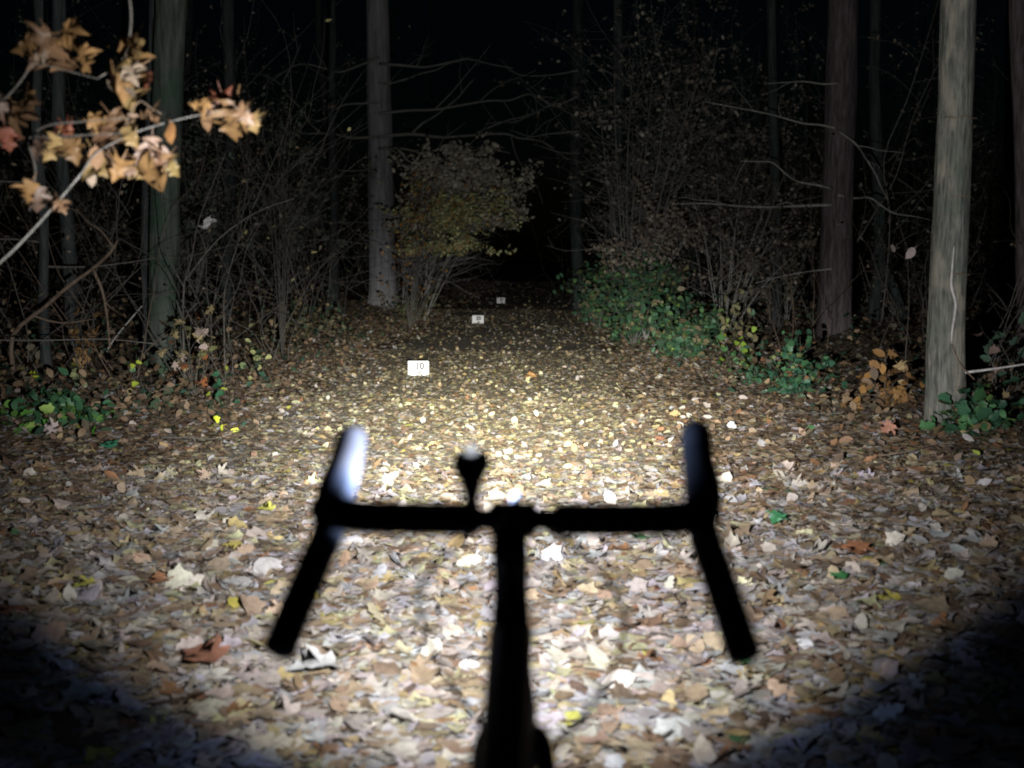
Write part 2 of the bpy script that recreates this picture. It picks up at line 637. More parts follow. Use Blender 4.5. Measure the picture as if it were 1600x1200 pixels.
near_me = [shape_mesh('leaf', s, M['leaf']) for s in NEAR_SHAPES]
hang_me = {'maple': [shape_mesh('leaf', s, M['hang_leaf']) for s in variants(MAPLE, 9, 700, 1.7, 0.45)],
           'oval': [shape_mesh('leaf', s, M['hang_leaf']) for s in V_OVAL]}


def place_leaf(me, pos, mat3, size, col, parent, name='leaf'):
    o = bpy.data.objects.new(name, me)
    COL.objects.link(o)
    mw = Matrix.Translation(Vector(pos)) @ Matrix(mat3.tolist() if hasattr(mat3, 'tolist') else mat3).to_4x4() @ Matrix.Scale(float(size), 4)
    if parent is not None:
        o.parent = parent
        mw = Matrix.Translation(-parent.location) @ mw
    o.matrix_basis = mw
    o.color = (*[float(c) for c in col], 1)
    return o


for w_, p_, m_, s_, c_ in cand:
    place_leaf(near_me[w_], p_, m_, s_, c_, floor)

# leaves that stand out one by one
NOTED = [  # px, py, size, colour, shape index, yaw, tilt, label
    (1340, 884, .125, (.30, .11, .035), 0, 2.9, .25, 'large rust-brown fallen leaf right of the handlebar, lying on pale litter'),
    (415, 815, .085, (.52, .50, .03), 2, 1.4, .2, 'bright lemon-yellow fallen leaf left of the handlebar end'),
    (172, 712, .10, (.02, .19, .09), 1, .6, .35, 'glossy blue-green leaf on the litter at the left bank'),
    (1308, 924, .075, (.03, .21, .05), 3, 1.1, .2, 'green fallen leaf below the large rust-brown leaf'),
    (132, 938, .085, (.50, .47, .03), 2, 2.2, .15, 'yellow serrated fallen leaf at the dark lower-left edge of the beam'),
    (250, 930, .09, (.34, .14, .05), 3, .4, .2, 'rust-orange fallen leaf on pale leaves at the lower left'),
    (362, 872, .085, (.55, .44, .06), 0, 2.0, .1, 'golden yellow fallen leaf left of the left bar drop'),
    (1212, 835, .09, (.02, .15, .05), 1, 2.6, .5, 'dark green leaf right of the right bar drop'),
    (488, 1072, .15, (.50, .50, .48), 2, 1.9, .06, 'big whitish upturned maple leaf below the left bar drop'),
    (318, 1058, .135, (.26, .10, .05), 1, 1.2, .2, 'reddish-brown fallen leaf at the bottom left of the bike'),
    (830, 597, .12, (.42, .20, .05), 0, .3, .4, 'orange-tan leaf lying on the path right of the nearest distance card'),
    (1030, 700, .07, (.34, .13, .06), 0, 1.0, .3, 'russet leaf on the pale path beside the right brake hood'),
    (78, 690, .11, (.42, .33, .30), 2, 1.6, .9, 'pinkish-beige leaf standing upright on the left bank'),
    (1385, 690, .11, (.36, .15, .08), 3, 2.3, .8, 'salmon-brown leaf tilted up beneath the ochre shrub'),
    (1525, 726, .055, (.45, .55, .02), 9, .5, .5, 'round lime-yellow leaf at the foot of the pale right trunk'),
    (1180, 775, .085, (.40, .38, .43), 2, 2.2, .2, 'pale lilac-grey leaf on the litter right of the right hood'),
]
for px, py, sz, col, si, yw, tl, lab in NOTED:
    g = on_ground(px, py)
    gr = sum(col) / 3
    col = [lerp(c, gr, .22) * .85 for c in col]
    m3 = rot_mats(np.array([yw]), np.array([tl]), np.array([0.0]))[0]
    o = place_leaf(near_me[si], (g.x, g.y, g.z + .055 + math.sin(tl) * sz * .4), m3, sz, col, None, 'fallen_leaf')
    tag(o, lab, 'leaf')

# ------------------------------------------------------------------ trees
def trunk_mesh(base, line, rads, sides=26, rough=.04, flare=.35, seed=0, ridges=0.0):
    """line: world points from foot to top; mesh relative to base"""
    pts = smooth_line(line, 14)
    n = len(pts)
    V, F = [], []
    L = [0]
    for a, b in zip(pts[:-1], pts[1:]):
        L.append(L[-1] + (b - a).length)
    for i, p in enumerate(pts):
        s = L[i] / L[-1]
        f = s * (len(rads) - 1)
        k = min(int(f), len(rads) - 2)
        r = lerp(rads[k], rads[k + 1], f - k)
        h = L[i]
        for j in range(sides):
            a = 2 * math.pi * j / sides
            q = Vector((math.cos(a), math.sin(a), 0))
            nz = noise.noise(Vector((q.x * 1.3 + seed * 7.1, q.y * 1.3, h * .9)))
            nf = noise.noise(Vector((q.x * 4 + seed * 3.3, q.y * 4, h * 2.2)))
            fl = flare * math.exp(-h / .22) * (1 + .5 * math.sin(a * 4 + seed))
            rid = ridges * math.sin(a * 9 + 2 * nz + h * .6)
            V.append(p - base + q * r * (1 + rough * 1.6 * nz + rough * nf + fl + rid))
    for i in range(n - 1):
        for j in range(sides):
            j2 = (j + 1) % sides
            F.append((i * sides + j, i * sides + j2, (i + 1) * sides + j2, (i + 1) * sides + j))
    F.append(tuple((n - 1) * sides + j for j in range(sides)))
    me = bpy.data.meshes.new('trunk')
    me.from_pydata([tuple(v) for v in V], [], F)
    me.polygons.foreach_set('use_smooth', [True] * len(F))
    return me


def wander(p, d, length, n, amp, r):
    """a crooked line from p along d"""
    pts = [Vector(p)]
    d = Vector(d).normalized()
    for i in range(n):
        d = (d + Vector((r.gauss(0, amp), r.gauss(0, amp), r.gauss(0, amp)))).normalized()
        pts.append(pts[-1] + d * (length / n))
    return pts


def branch(mb, pts, r0, r1, r, depth=0, density=2.0, sides=6, spread=.9):
    """a branch with side twigs, into one mesh"""
    line = smooth_line(pts, 3) if len(pts) > 2 else pts
    mb.tube(line, radii(r0, r1, len(line)), sides)
    L = sum((b - a).length for a, b in zip(pts[:-1], pts[1:]))
    if depth <= 0:
        return
    for _ in range(int(L * density + r.random())):
        k = r.randrange(max(1, len(line) // 4), len(line) - 1)
        d = (line[k + 1] - line[k - 1]).normalized()
        side = Vector((r.gauss(0, 1), r.gauss(0, .7), r.gauss(.25, .8)))
        side = (side - d * side.dot(d)).normalized()
        l2 = L * r.uniform(.18, .45)
        rr = max(r1, lerp(r0, r1, k / len(line)) * .55)
        branch(mb, wander(line[k], d * .7 + side * spread, l2, 4, .22, r), rr, rr * .35, r, depth - 1, density * 1.3, max(4, sides - 1), spread)


def add_crown(t, base, top, n, w, mat_cols, seed):
    """limbs and thin autumn foliage above the picture"""
    r = random.Random(seed)
    lb = LeafBatch()
    P = []
    for i in range(6):
        a = r.uniform(0, 6.283)
        s = r.uniform(.55, .98)
        p = Vector(top).lerp(Vector(base), (1 - s) * .35)
        pts = wander(p, (math.cos(a), math.sin(a), r.uniform(.3, .9)), w * r.uniform(.7, 1.2), 5, .15, r)
        mb = MB(base)
        branch(mb, pts, .045, .01, r, 1, 1.2, 6)
        mb.build('limb', t['bark'] if False else mat_cols[0], t)
        P += [q for q in pts[2:]]
    k = n
    c = np.array([tuple(P[r.randrange(len(P))]) for _ in range(k)])
    pos = c + rng.normal(0, .45, (k, 3)) - np.array(tuple(base))
    mats = rot_mats(rng.uniform(0, 6.28, k), rng.uniform(0, 1.4, k), rng.uniform(0, 6.28, k))
    lb.add(V_ROUGH[0], pos, mats, rng.uniform(.05, .09, k), palette(k, W_PATH))
    link('crown', lb.mesh('crown'), M['foliage'], t)


def tree(name, label, cat, pxs, Y, rads, mat, height=9.0, group=None, crown=True, sides=26, seed=0, rough=.04, flare=.35, ridges=0, foot=None):
    """pxs: picture points (px, py) of the trunk's axis from low to high at distance Y"""
    pts = [at(px, py, Y) for px, py in pxs]
    b = Vector((pts[0].x, Y, 0)) if foot is None else Vector((foot, Y, 0))
    b.z = gzf(b.x, b.y) - .08
    line = [b] + [p for p in pts if p.z > b.z + .2]
    d = (line[-1] - line[-2]).normalized()
    d = (d + Vector((0, 0, .8))).normalized()
    while line[-1].z < height - 1:
        line.append(line[-1] + d * 1.6 + Vector((random.uniform(-.05, .05), random.uniform(-.05, .05), 0)))
    t = empty(name, b, label, cat, group)
    link('trunk', trunk_mesh(b, line, rads, sides, rough, flare, seed, ridges), mat, t)
    if crown:
        add_crown(t, b, line[-1], 220, 1.6, [mat], seed + 5)
    return t, line


T4, T4l = tree('tree', 'pale grey-green trunk with a light streak, nearest on the right edge', 'tree',
               [(1480, 650), (1478, 540), (1484, 400), (1490, 250), (1494, 150), (1496, 60), (1497, 0)], 8.5, [.125, .119, .115, .118, .10, .075, .05], M['grey_bark'], 9, seed=2, rough=.07, flare=.22, ridges=.014, sides=40)
# pale bark streak (old frost crack) and the dark climbing stem on it
mb = MB(T4.location)
pts = [at(px, py, 8.5) + Vector((0, -.131, 0)) for px, py in [(1481, 385), (1478, 420), (1477, 447), (1483, 470), (1482, 490), (1478, 515), (1477, 535)]]
mb.tube(smooth_line(pts, 4), [.004 + .007 * math.sin(math.pi * i / 24) for i in range(25)], 6)
mb.build('bark_streak', M['pale_twig'], T4)
mb = MB(T4.location)
pts = [at(px, py, 8.5) + Vector((0, -.138, 0)) for px, py in [(1477, 535), (1483, 552), (1493, 570), (1512, 590)]]
mb.tube(smooth_line(pts, 4), .005, 5)
mb.build('climbing_stem', M['brown_twig'], T4)
for py, hw, th_ in ((186, 20, .007), (308, 24, .006), (428, 17, .009), (602, 22, .005)):
    mb = MB(T4.location)
    arc = []
    for k in range(9):
        a = R(-150 + k * 15)
        cx = 1484 + (540 - py) * .028
        c = at(cx, py, 8.5)
        arc.append(c + Vector((math.cos(a) * .123, math.sin(a) * .123, .006 * math.sin(k * 1.7))))
    mb.tube(arc, [.002] + [th_ * (0.7 + .3 * math.sin(k * 2.1)) for k in range(7)] + [.002], 6)
    mb.build('branch_scar', M['brown_twig'], T4)
r = random.Random(31)
mb = MB(T4.location)
p0 = at(1508, 582, 8.4)
branch(mb, [p0, at(1540, 578, 8.35), at(1575, 573, 8.3), at(1620, 566, 8.25)], .011, .006, r, 1, 1.2, 6)
mb.build('stub_branch', M['pale_twig'], T4)

T3, T3l = tree('tree', 'thick dark reddish-grey trunk standing behind the right-hand shrubs', 'tree',
               [(1302, 520), (1306, 400), (1309, 280), (1313, 170), (1316, 60), (1318, 0)], 16.5, [.215, .205, .20, .19, .17, .12, .07], M['pine_bark'], 11, seed=4, rough=.05, ridges=.02)
T2, T2l = tree('tree', 'tall smooth grey trunk at the left edge of the path, by the ochre bush', 'tree',
               [(598, 440), (596, 380), (595, 300), (594, 220), (592, 130), (591, 60), (590, 0)], 27, [.31, .28, .265, .25, .22, .17, .1], M['beech_bark'], 14, seed=6, rough=.035, ridges=.03)
T1, T1l = tree('tree', 'moss-green trunk behind the hanging maple leaves at upper left', 'tree',
               [(256, 470), (257, 400), (259, 300), (262, 200), (264, 110), (266, 40), (267, 0)], 12.5, [.155, .15, .15, .145, .13, .1, .06], M['mossy_bark'], 10, seed=8, rough=.06)
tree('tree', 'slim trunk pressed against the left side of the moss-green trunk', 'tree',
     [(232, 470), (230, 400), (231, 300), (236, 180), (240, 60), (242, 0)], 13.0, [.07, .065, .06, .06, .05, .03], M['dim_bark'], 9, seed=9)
T5, T5l = tree('tree', 'thin dark trunk with a splayed foot between the two right trunks', 'tree',
               [(1366, 480), (1374, 420), (1374, 330), (1370, 230), (1366, 130), (1368, 40)], 20, [.10, .10, .09, .085, .08, .05], M['dim_bark'], 10, seed=12, crown=False)
mb = MB(T5.location)
pts = [at(1374, 405, 20), at(1388, 430, 19.9), at(1402, 465, 19.8), at(1418, 510, 19.7)]
pts.append(Vector((pts[-1].x + .1, 19.7, gzf(pts[-1].x + .1, 19.7) - .05)))
mb.tube(smooth_line(pts, 4), radii(.07, .085, 17), 10)
mb.build('second_stem', M['dim_bark'], T5)
tree('tree', 'grey-violet trunk cut off by the right edge of the picture', 'tree',
     [(1603, 530), (1601, 400), (1600, 270), (1596, 160), (1592, 60)], 12.5, [.09, .085, .085, .08, .05], M['pine_bark'], 9, seed=14)

DIM = [  # px low, px high, Y, r, label
    (68, 60, 11, .045, 'thin leaning stem in front of the dark wood at far left'),
    (112, 92, 12, .07, 'slender crooked trunk left of the moss-green trunk'),
    (352, 357, 19, .10, 'dim upright trunk just right of the moss-green trunk'),
    (518, 520, 24, .09, 'first dim stem left of the tall grey path-edge trunk'),
    (963, 966, 21, .10, 'bluish-grey trunk behind the green bramble thicket'),
    (905, 902, 26, .13, 'dim trunk at the right rim of the dark tunnel'),
    (1214, 1206, 19, .08, 'dim stem left of the thick dark reddish-grey trunk'),
    (1562, 1578, 17, .06, 'thin dim stem right of the pale grey-green trunk'),
]
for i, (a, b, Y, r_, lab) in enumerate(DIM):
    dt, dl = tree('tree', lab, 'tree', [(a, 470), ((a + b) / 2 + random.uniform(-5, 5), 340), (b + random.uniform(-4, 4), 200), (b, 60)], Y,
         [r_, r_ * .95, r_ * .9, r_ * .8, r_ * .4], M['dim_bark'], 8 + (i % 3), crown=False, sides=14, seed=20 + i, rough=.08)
    dr_ = random.Random(300 + i)
    for q_ in range(5):
        k_ = dr_.randrange(1, len(dl) - 1)
        p_ = dl[k_].lerp(dl[k_ + 1], dr_.random())
        mb = MB(dt.location)
        branch(mb, wander(p_, (dr_.choice((-1, 1)), dr_.uniform(-.5, .3), dr_.uniform(-.2, .6)), dr_.uniform(.6, 1.6), 5, .14, dr_), .014, .004, dr_, 1, 2.0, 5)
        mb.build('limb', M['twig'], dt)

for i in range(16):      # far trunks left and right of the track, hardly lit
    left = i % 2 == 0
    Y = random.uniform(28, 62)
    x = (-random.uniform(3.2, 17) if left else random.uniform(2.6, 17)) * (0.6 + Y / 80)
    b = Vector((x, Y, gzf(x, Y) - .1))
    rr = random.uniform(.09, .22)
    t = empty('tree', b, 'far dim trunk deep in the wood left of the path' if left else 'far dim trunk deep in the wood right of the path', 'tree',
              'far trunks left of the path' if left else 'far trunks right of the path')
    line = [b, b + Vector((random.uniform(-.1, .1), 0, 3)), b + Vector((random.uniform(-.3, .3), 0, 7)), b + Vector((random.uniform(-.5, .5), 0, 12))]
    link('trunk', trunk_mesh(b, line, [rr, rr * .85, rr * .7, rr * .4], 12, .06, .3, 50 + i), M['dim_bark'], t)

for o_ in [q for q in bpy.data.objects if q.get('label', '').startswith('dim trunk at the right rim')]:
    OVER = o_

# ------------------------------------------------------------------ overhanging maple, upper left
def add_leaf_px(parent, kind, px, py, Y, size_px, ang, col, r, yawv=None, tiltv=None):
    """leaf blade facing roughly the camera; ang = picture direction of its tip (0 right, 90 down)"""
    p = at(px, py, Y)
    size = size_px * Y / FPX
    a = R(ang)
    tip = (_right * math.cos(a) - _up * math.sin(a))
    nrm = (-_fwd + _right * r.uniform(-1.5, 1.5) + _up * r.uniform(-.3, 1.5)).normalized()
    nrm = (nrm - tip * nrm.dot(tip) * .7).normalized()
    tip = (tip - nrm * tip.dot(nrm)).normalized()
    xx = tip.cross(nrm)
    m3 = Matrix((xx, tip, nrm)).transposed()
    me = r.choice(hang_me[kind])
    return place_leaf(me, p, m3, size, col, parent)


mp_base = Vector((-2.35, 3.7, gzf(-2.35, 3.7) - .05))
MT = empty('maple_tree', mp_base, 'young maple reaching in at upper left with large ochre and tan autumn leaves', 'tree')
line = [mp_base, mp_base + Vector((.02, .02, .8)), mp_base + Vector((-.03, 0, 1.7)), mp_base + Vector((.05, 0, 3.2)), mp_base + Vector((.0, 0, 4.6))]
link('trunk', trunk_mesh(mp_base, line, [.05, .045, .04, .03, .012], 14, .05, .3, 77), M['twig'], MT)
YB = 3.3
TW = [  # picture polylines, radii
    ([(-200, 560), (-90, 480), (0, 410), (60, 350), (126, 273)], .0045, .0022, 'limb_bark', [3.6, 3.5, 3.35, 3.3, 3.25]),
    ([(-330, 330), (-160, 300), (-40, 240), (40, 216), (100, 213), (190, 208)], .005, .0014, 'twig', [3.7, 3.55, 3.4, 3.35, 3.3, 3.3]),
    ([(126, 273), (150, 240), (200, 212), (245, 196), (310, 180), (372, 172)], .0022, .0011, 'twig_mid', [3.25, 3.27, 3.3, 3.3, 3.3, 3.3]),
    ([(-330, 330), (-150, 250), (-40, 190), (15, 147), (50, 102), (66, 82)], .005, .0016, 'twig', [3.7, 3.5, 3.35, 3.3, 3.3, 3.3]),
    ([(52, 100), (80, 104), (110, 112), (152, 123)], .0020, .0012, 'twig', [3.3] * 4),
    ([(40, 216), (75, 196), (130, 190), (205, 184)], .0025, .0015, 'twig', [3.35, 3.3, 3.3, 3.3]),
    ([(152, 123), (185, 100), (200, 70), (205, 20), (196, -40)], .002, .003, 'twig', [3.3] * 5),
    ([(190, 208), (215, 160), (235, 168), (252, 178)], .002, .0015, 'brown_twig', [3.3] * 4),
    ([(40, 216), (55, 260), (52, 300), (46, 330)], .0022, .0015, 'twig', [3.35] * 4),
]
for pl, r0, r1, mt, dep in TW:
    mb = MB(mp_base)
    ln = smooth_line([at(x, y, d) for (x, y), d in zip(pl, dep)], 5)
    mb.tube(ln, radii(r0, r1, len(ln)), 6)
    mb.build('branch', M[mt], MT)
OC, TN, PY_, PK, RD, BR, PA = (.40, .225, .085), (.34, .195, .10), (.46, .31, .125), (.42, .28, .20), (.30, .095, .05), (.24, .13, .07), (.52, .40, .28)
BL = [(92, 88, 68, 10, TN), (128, 94, 42, 60, OC), (62, 85, 22, 200, PA), (36, 72, 36, 200, OC), (112, 78, 36, 300, OC), (200, 84, 56, 95, PY_), (214, 100, 44, 80, OC),
      (206, 114, 36, 60, PA), (227, 128, 30, 60, RD), (176, 124, 36, 120, PA), (185, 138, 46, 80, OC), (196, 158, 42, 85, PY_), (203, 142, 24, 40, PA),
      (32, 180, 56, 85, TN), (45, 160, 34, 70, OC), (5, 176, 30, 90, PK), (12, 218, 36, 30, RD), (60, 230, 36, 100, PK), (80, 232, 42, 120, PY_),
      (105, 204, 34, 20, RD), (116, 236, 40, 70, OC), (155, 190, 32, 300, OC), (185, 198, 48, 350, TN), (207, 213, 38, 60, PY_), (160, 222, 46, 45, BR), (172, 240, 38, 60, PK),
      (236, 190, 28, 340, TN), (238, 231, 36, 70, PK), (224, 246, 24, 20, PK), (266, 206, 38, 20, (.48, .24, .09)), (160, 256, 48, 40, PY_), (184, 266, 40, 100, OC),
      (196, 268, 34, 340, PK), (150, 245, 36, 60, TN), (240, 275, 60, 20, OC), (218, 268, 32, 30, PY_), (142, 278, 26, 80, PA), (270, 262, 36, 20, (.28, .20, .07)), (255, 250, 30, 200, BR), (58, 313, 38, 80, PK), (44, 300, 34, 160, OC), (80, 310, 26, 340, PA),
      (96, 322, 24, 40, TN), (366, 190, 60, 75, OC), (322, 186, 36, 60, TN), (396, 195, 34, 25, PY_), (332, 172, 30, 350, PK), (352, 164, 40, 20, RD), (312, 162, 30, 190, OC), (385, 182, 34, 10, TN), (205, 70, 40, 270, OC), (60, 60, 40, 250, TN), (110, 50, 44, 290, OC), (15, 165, 28, 30, TN)]
r = random.Random(5)
for x, y, s, a, c in BL:
    k = r.uniform(.28, .62) * (.8 if x > 290 else 1)
    a = lerp(a if a < 270 else a - 360, 90, .45)
    add_leaf_px(MT, 'maple' if r.random() < .8 or s > 45 else 'oval', x, y, YB + r.uniform(-.1, .1), s * 1.08, a + r.uniform(-22, 22), [v * k for v in c], r)

# ------------------------------------------------------------------ single bare branches drawn from the picture
def bare(name, label, cat, pls, Y, mat, seed, depth=1, dens=1.5, leaves=(), foot=True, group=None):
    """pls: list of (polyline, r0, r1); first point of the first is the foot"""
    r = random.Random(seed)
    p0 = at(*pls[0][0][0], Y)
    b = Vector((p0.x, p0.y, gzf(p0.x, p0.y)))
    t = empty(name, b, label, cat, group)
    for i, (pl, r0, r1) in enumerate(pls):
        pts = [at(x, y, Y + r.uniform(-.06, .06) * (k > 0)) for k, (x, y) in enumerate(pl)]
        if i == 0 and foot and pts[0].z > b.z + .02:
            pts = [b + Vector((0, 0, -.03))] + pts
        mb = MB(b)
        branch(mb, pts, r0, r1, r, depth, dens, 6)
        mb.build('stem' if i == 0 else 'branch', M[mat], t)
    for (x, y, s, a, c, k) in leaves:
        add_leaf_px(t, k, x, y, Y - .05, s, a, c, r)
    return t


WH = (.62, .60, .57)
bare('sapling', 'bare sapling with a pale snapped branch pointing up to the right, left thicket', 'sapling',
     [([(286, 500), (288, 440)], .010, .008), ([(288, 440), (340, 375), (400, 332), (460, 310)], .008, .004),
      ([(288, 440), (300, 400), (312, 340), (352, 240)], .006, .003), ([(288, 450), (262, 400), (256, 350), (252, 300)], .006, .003)], 10.5, 'twig', 61, 1, 1.2)
bare('sapling', 'straight twiggy sapling rising right of the pale snapped branch', 'sapling',
     [([(350, 500), (352, 450), (372, 380), (398, 318), (420, 268), (444, 212)], .008, .003), ([(372, 380), (385, 300), (392, 230)], .004, .002)], 11.5, 'twig', 62, 2, 1.6,
     [(324, 347, 22, 110, WH, 'oval'), (318, 355, 18, 200, WH, 'oval'), (332, 345, 16, 20, WH, 'oval')])
bare('sapling', 'many-stemmed grey sapling before the dim trunk, left thicket', 'sapling',
     [([(330, 500), (335, 470), (345, 410), (372, 350), (405, 280)], .007, .003), ([(332, 520), (300, 450), (275, 400), (262, 330)], .006, .003),
      ([(332, 510), (372, 450), (385, 390), (425, 320)], .006, .003), ([(332, 520), (322, 430), (330, 340), (345, 260)], .005, .002)], 12.5, 'twig', 63, 1, 1.6)
bare('dead_limb', 'arched dead limb leaning across the left thicket', 'branch',
     [([(20, 525), (70, 480), (110, 445), (145, 420), (172, 395), (186, 372)], .022, .012), ([(145, 420), (160, 455), (168, 500), (172, 545)], .016, .008)], 10.2, 'brown_twig', 64, 1, 1.0)
bare('stick', 'thin fallen stick lying level across the left bank', 'branch',
     [([(-30, 531), (60, 532), (165, 530), (240, 537)], .006, .003)], 8.4, 'twig', 65, 0, 0, foot=False)
bare('stick', 'short bright white stick poking up from the left bank', 'branch',
     [([(168, 548), (180, 528), (203, 500), (222, 478)], .010, .006)], 12.5, 'pale_twig', 66, 0, 0)
bare('sapling', 'wispy sapling in the left corner beneath the maple leaves', 'sapling',
     [([(150, 560), (148, 470), (180, 400), (182, 300)], .007, .003), ([(150, 500), (120, 440), (95, 400), (60, 330)], .005, .002), ([(150, 490), (205, 430), (222, 380), (228, 300)], .006, .002)], 11.8, 'twig', 67, 2, 1.6)

# branches that leave the trunks
def limb_on(treeobj, pls, Y, mat, seed, depth=1, dens=1.2):
    r = random.Random(seed)
    for pl, r0, r1 in pls:
        mb = MB(treeobj.location)
        pl = [pl[0]] + [(lerp(a[0], b[0], t) + r.uniform(-3, 3), lerp(a[1], b[1], t) + r.uniform(-3, 3)) for a, b in zip(pl[:-1], pl[1:]) for t in (.5, 1.0)]
        pts = [at(x, y, Y + (r.uniform(-.25, .25) if k else 0)) for k, (x, y) in enumerate(pl)]
        branch(mb, pts, r0, r1, r, depth, dens, 6)
        mb.build('limb', M[mat], treeobj)


limb_on(T2, [([(592, 214), (650, 212), (720, 213), (790, 210), (830, 216), (862, 232)], .045, .012),
             ([(640, 212), (680, 180), (720, 150), (742, 120)], .03, .01),
             ([(594, 130), (630, 125), (660, 115), (700, 100)], .03, .01),
             ([(590, 214), (545, 216), (500, 207), (445, 205)], .04, .012),
             ([(500, 207), (470, 170), (440, 135), (468, 70)], .025, .012),
             ([(592, 160), (540, 162), (505, 185), (480, 195)], .025, .01),
             ([(740, 211), (790, 190), (840, 172), (885, 150)], .022, .008),
             ([(592, 262), (545, 265), (500, 262)], .02, .008)], 26.6, 'limb_bark', 91, 2, .9)
limb_on(T2, [([(592, 178), (680, 172), (760, 158), (830, 150), (885, 168)], .035, .01), ([(593, 100), (660, 105), (730, 90), (800, 105)], .035, .01), ([(592, 232), (660, 236), (740, 228), (800, 240)], .03, .01), ([(592, 90), (530, 110), (470, 100), (420, 130)], .03, .01)], 26.3, 'limb_bark', 94, 2, .8)
limb_on(T3, [([(1300, 320), (1230, 322), (1150, 320), (1048, 316)], .022, .010), ([(1048, 316), (1040, 340), (1030, 370)], .010, .005),
             ([(1300, 295), (1250, 285), (1210, 255), (1160, 250)], .018, .006), ([(1305, 200), (1255, 195), (1190, 175), (1100, 160)], .018, .006),
             ([(1310, 130), (1260, 128), (1200, 128)], .015, .005), ([(1310, 305), (1360, 310), (1400, 335), (1460, 345)], .018, .006),
             ([(1310, 205), (1340, 225), (1365, 270), (1385, 310)], .018, .008), ([(1300, 420), (1250, 425), (1180, 440)], .014, .005)], 16.2, 'limb_bark', 92, 2, .9)
limb_on(OVER, [([(904, 205), (870, 208), (830, 216), (795, 204)], .022, .006), ([(903, 150), (860, 165), (805, 188), (760, 196)], .022, .006), ([(904, 240), (860, 236), (835, 225)], .018, .006), ([(903, 110), (850, 120), (790, 112)], .02, .006),
               ([(904, 180), (960, 160), (1030, 142), (1110, 152), (1190, 176)], .022, .008), ([(904, 270), (950, 262), (1010, 250)], .018, .006)], 25.6, 'limb_bark', 95, 2, 1.0)
limb_on(T5, [([(1372, 262), (1400, 240), (1430, 218), (1440, 232)], .02, .008), ([(1372, 262), (1420, 290), (1455, 335)], .02, .008), ([(1374, 300), (1400, 250), (1450, 245)], .015, .006)], 19.8, 'twig', 93, 1, .5)

# ------------------------------------------------------------------ leafy bushes
def leafy_bush(name, label, cat, base, stems, leaves, cols, seed, stem_mat='twig', r0=.012, lsize=(.04, .07), shapes=None, nsub=0, group=None, tiltmax=1.4, depth=1, own=None, puff=1.0, zmin=0.0, flat=1.0, bdens=2.0):
    """stems: list of world polylines; leaves clustered round their outer parts"""
    r = random.Random(seed)
    g = np.random.default_rng(seed)
    t = empty(name, base, label, cat, group)
    P = []
    for ln in stems:
        mb = MB(base)
        n0 = len(mb.v)
        branch(mb, ln, r0, r0 * .25, r, depth, bdens, 5)
        mb.build('stem', M[stem_mat], t)
        vv = mb.v
        P += [vv[k] for k in range(len(vv) // 5, len(vv), 4)]
    P = np.array(P)
    if zmin:
        P = P[P[:, 2] > zmin * P[:, 2].max()]
    k = leaves
    pos = P[g.integers(0, len(P), k)] + g.normal(0, .05, (k, 3)) * (1 + lsize[1] * 4) * puff * np.array([1, 1, flat])
    mats = rot_mats(g.uniform(0, 6.28, k), g.uniform(.1, tiltmax, k), g.uniform(0, 6.28, k))
    ci = g.choice(len(cols), k, p=np.array([c[1] for c in cols]) / sum(c[1] for c in cols))
    col = np.array([c[0] for c in cols])[ci] * g.uniform(.7, 1.25, (k, 1))
    sz = g.uniform(*lsize, k)
    shapes = shapes or V_OVAL
    wh = g.integers(0, len(shapes), k)
    lb = LeafBatch()
    sep = np.zeros(k, bool)
    if own:
        # the leaves nearest the camera are objects of their own
        d = pos[:, 1] - sz * 2
        sep[np.argsort(d)[:own]] = True
    for s in range(len(shapes)):
        q = (wh == s) & ~sep
        lb.add(shapes[s], pos[q], mats[q], sz[q], col[q])
    link('foliage', lb.mesh('foliage'), M['foliage'], t)['kind'] = 'stuff'
    if own:
        mes = {}
        for i in np.nonzero(sep)[0]:
            s = int(wh[i])
            if s not in mes:
                mes[s] = shape_mesh('leaf', shapes[s], M['hang_leaf'])
            place_leaf(mes[s], pos[i] + np.array(tuple(base)), mats[i], sz[i], np.clip(col[i], 0, .8), t)
    return t


def stems_px(base, targets, Y, jit, r, n=4):
    out = []
    for (x, y) in targets:
        e = at(x, y, Y + r.uniform(-jit, jit))
        mid = Vector(base).lerp(e, .45) + Vector((r.uniform(-.1, .1), r.uniform(-.15, .15), (e - Vector(base)).length * .12))
        out.append(smooth_line([Vector(base), mid, e], n))
    return out


r = random.Random(40)
BEECH = [((.40, .375, .30), 5), ((.46, .43, .31), 3), ((.30, .265, .20), 3)]
b = base_at(662, 23)
leafy_bush('beech_bush', 'broad bush of brown and ochre leaves beside the tall grey trunk', 'bush', b,
           stems_px(b, [(668, 285), (695, 265), (715, 268), (740, 275), (765, 285), (785, 305), (770, 325), (740, 345), (705, 320), (680, 310), (720, 290), (755, 310), (672, 340), (698, 290)], 23, .7, r),
           8500, BEECH, 401, r0=.012, lsize=(.05, .12), depth=2, puff=1.1, stem_mat='limb_bark', zmin=.52, flat=.5, bdens=3.0)
b = base_at(640, 21)
leafy_bush('beech_bush', 'low fringe of yellow-green leaves under the brown bush by the tall grey trunk', 'bush', b,
           stems_px(b, [(665, 325), (695, 325), (720, 320), (750, 335), (780, 345), (770, 375), (762, 400), (725, 365), (700, 355), (660, 350)], 21, .4, r),
           3200, [((.42, .41, .20), 4), ((.30, .34, .15), 3), ((.52, .48, .24), 1.5), ((.42, .26, .09), 1.6)], 402, r0=.010, lsize=(.045, .085), depth=2, puff=1.1, zmin=.5, flat=.45, bdens=3.0)
b = base_at(640, 20.5)
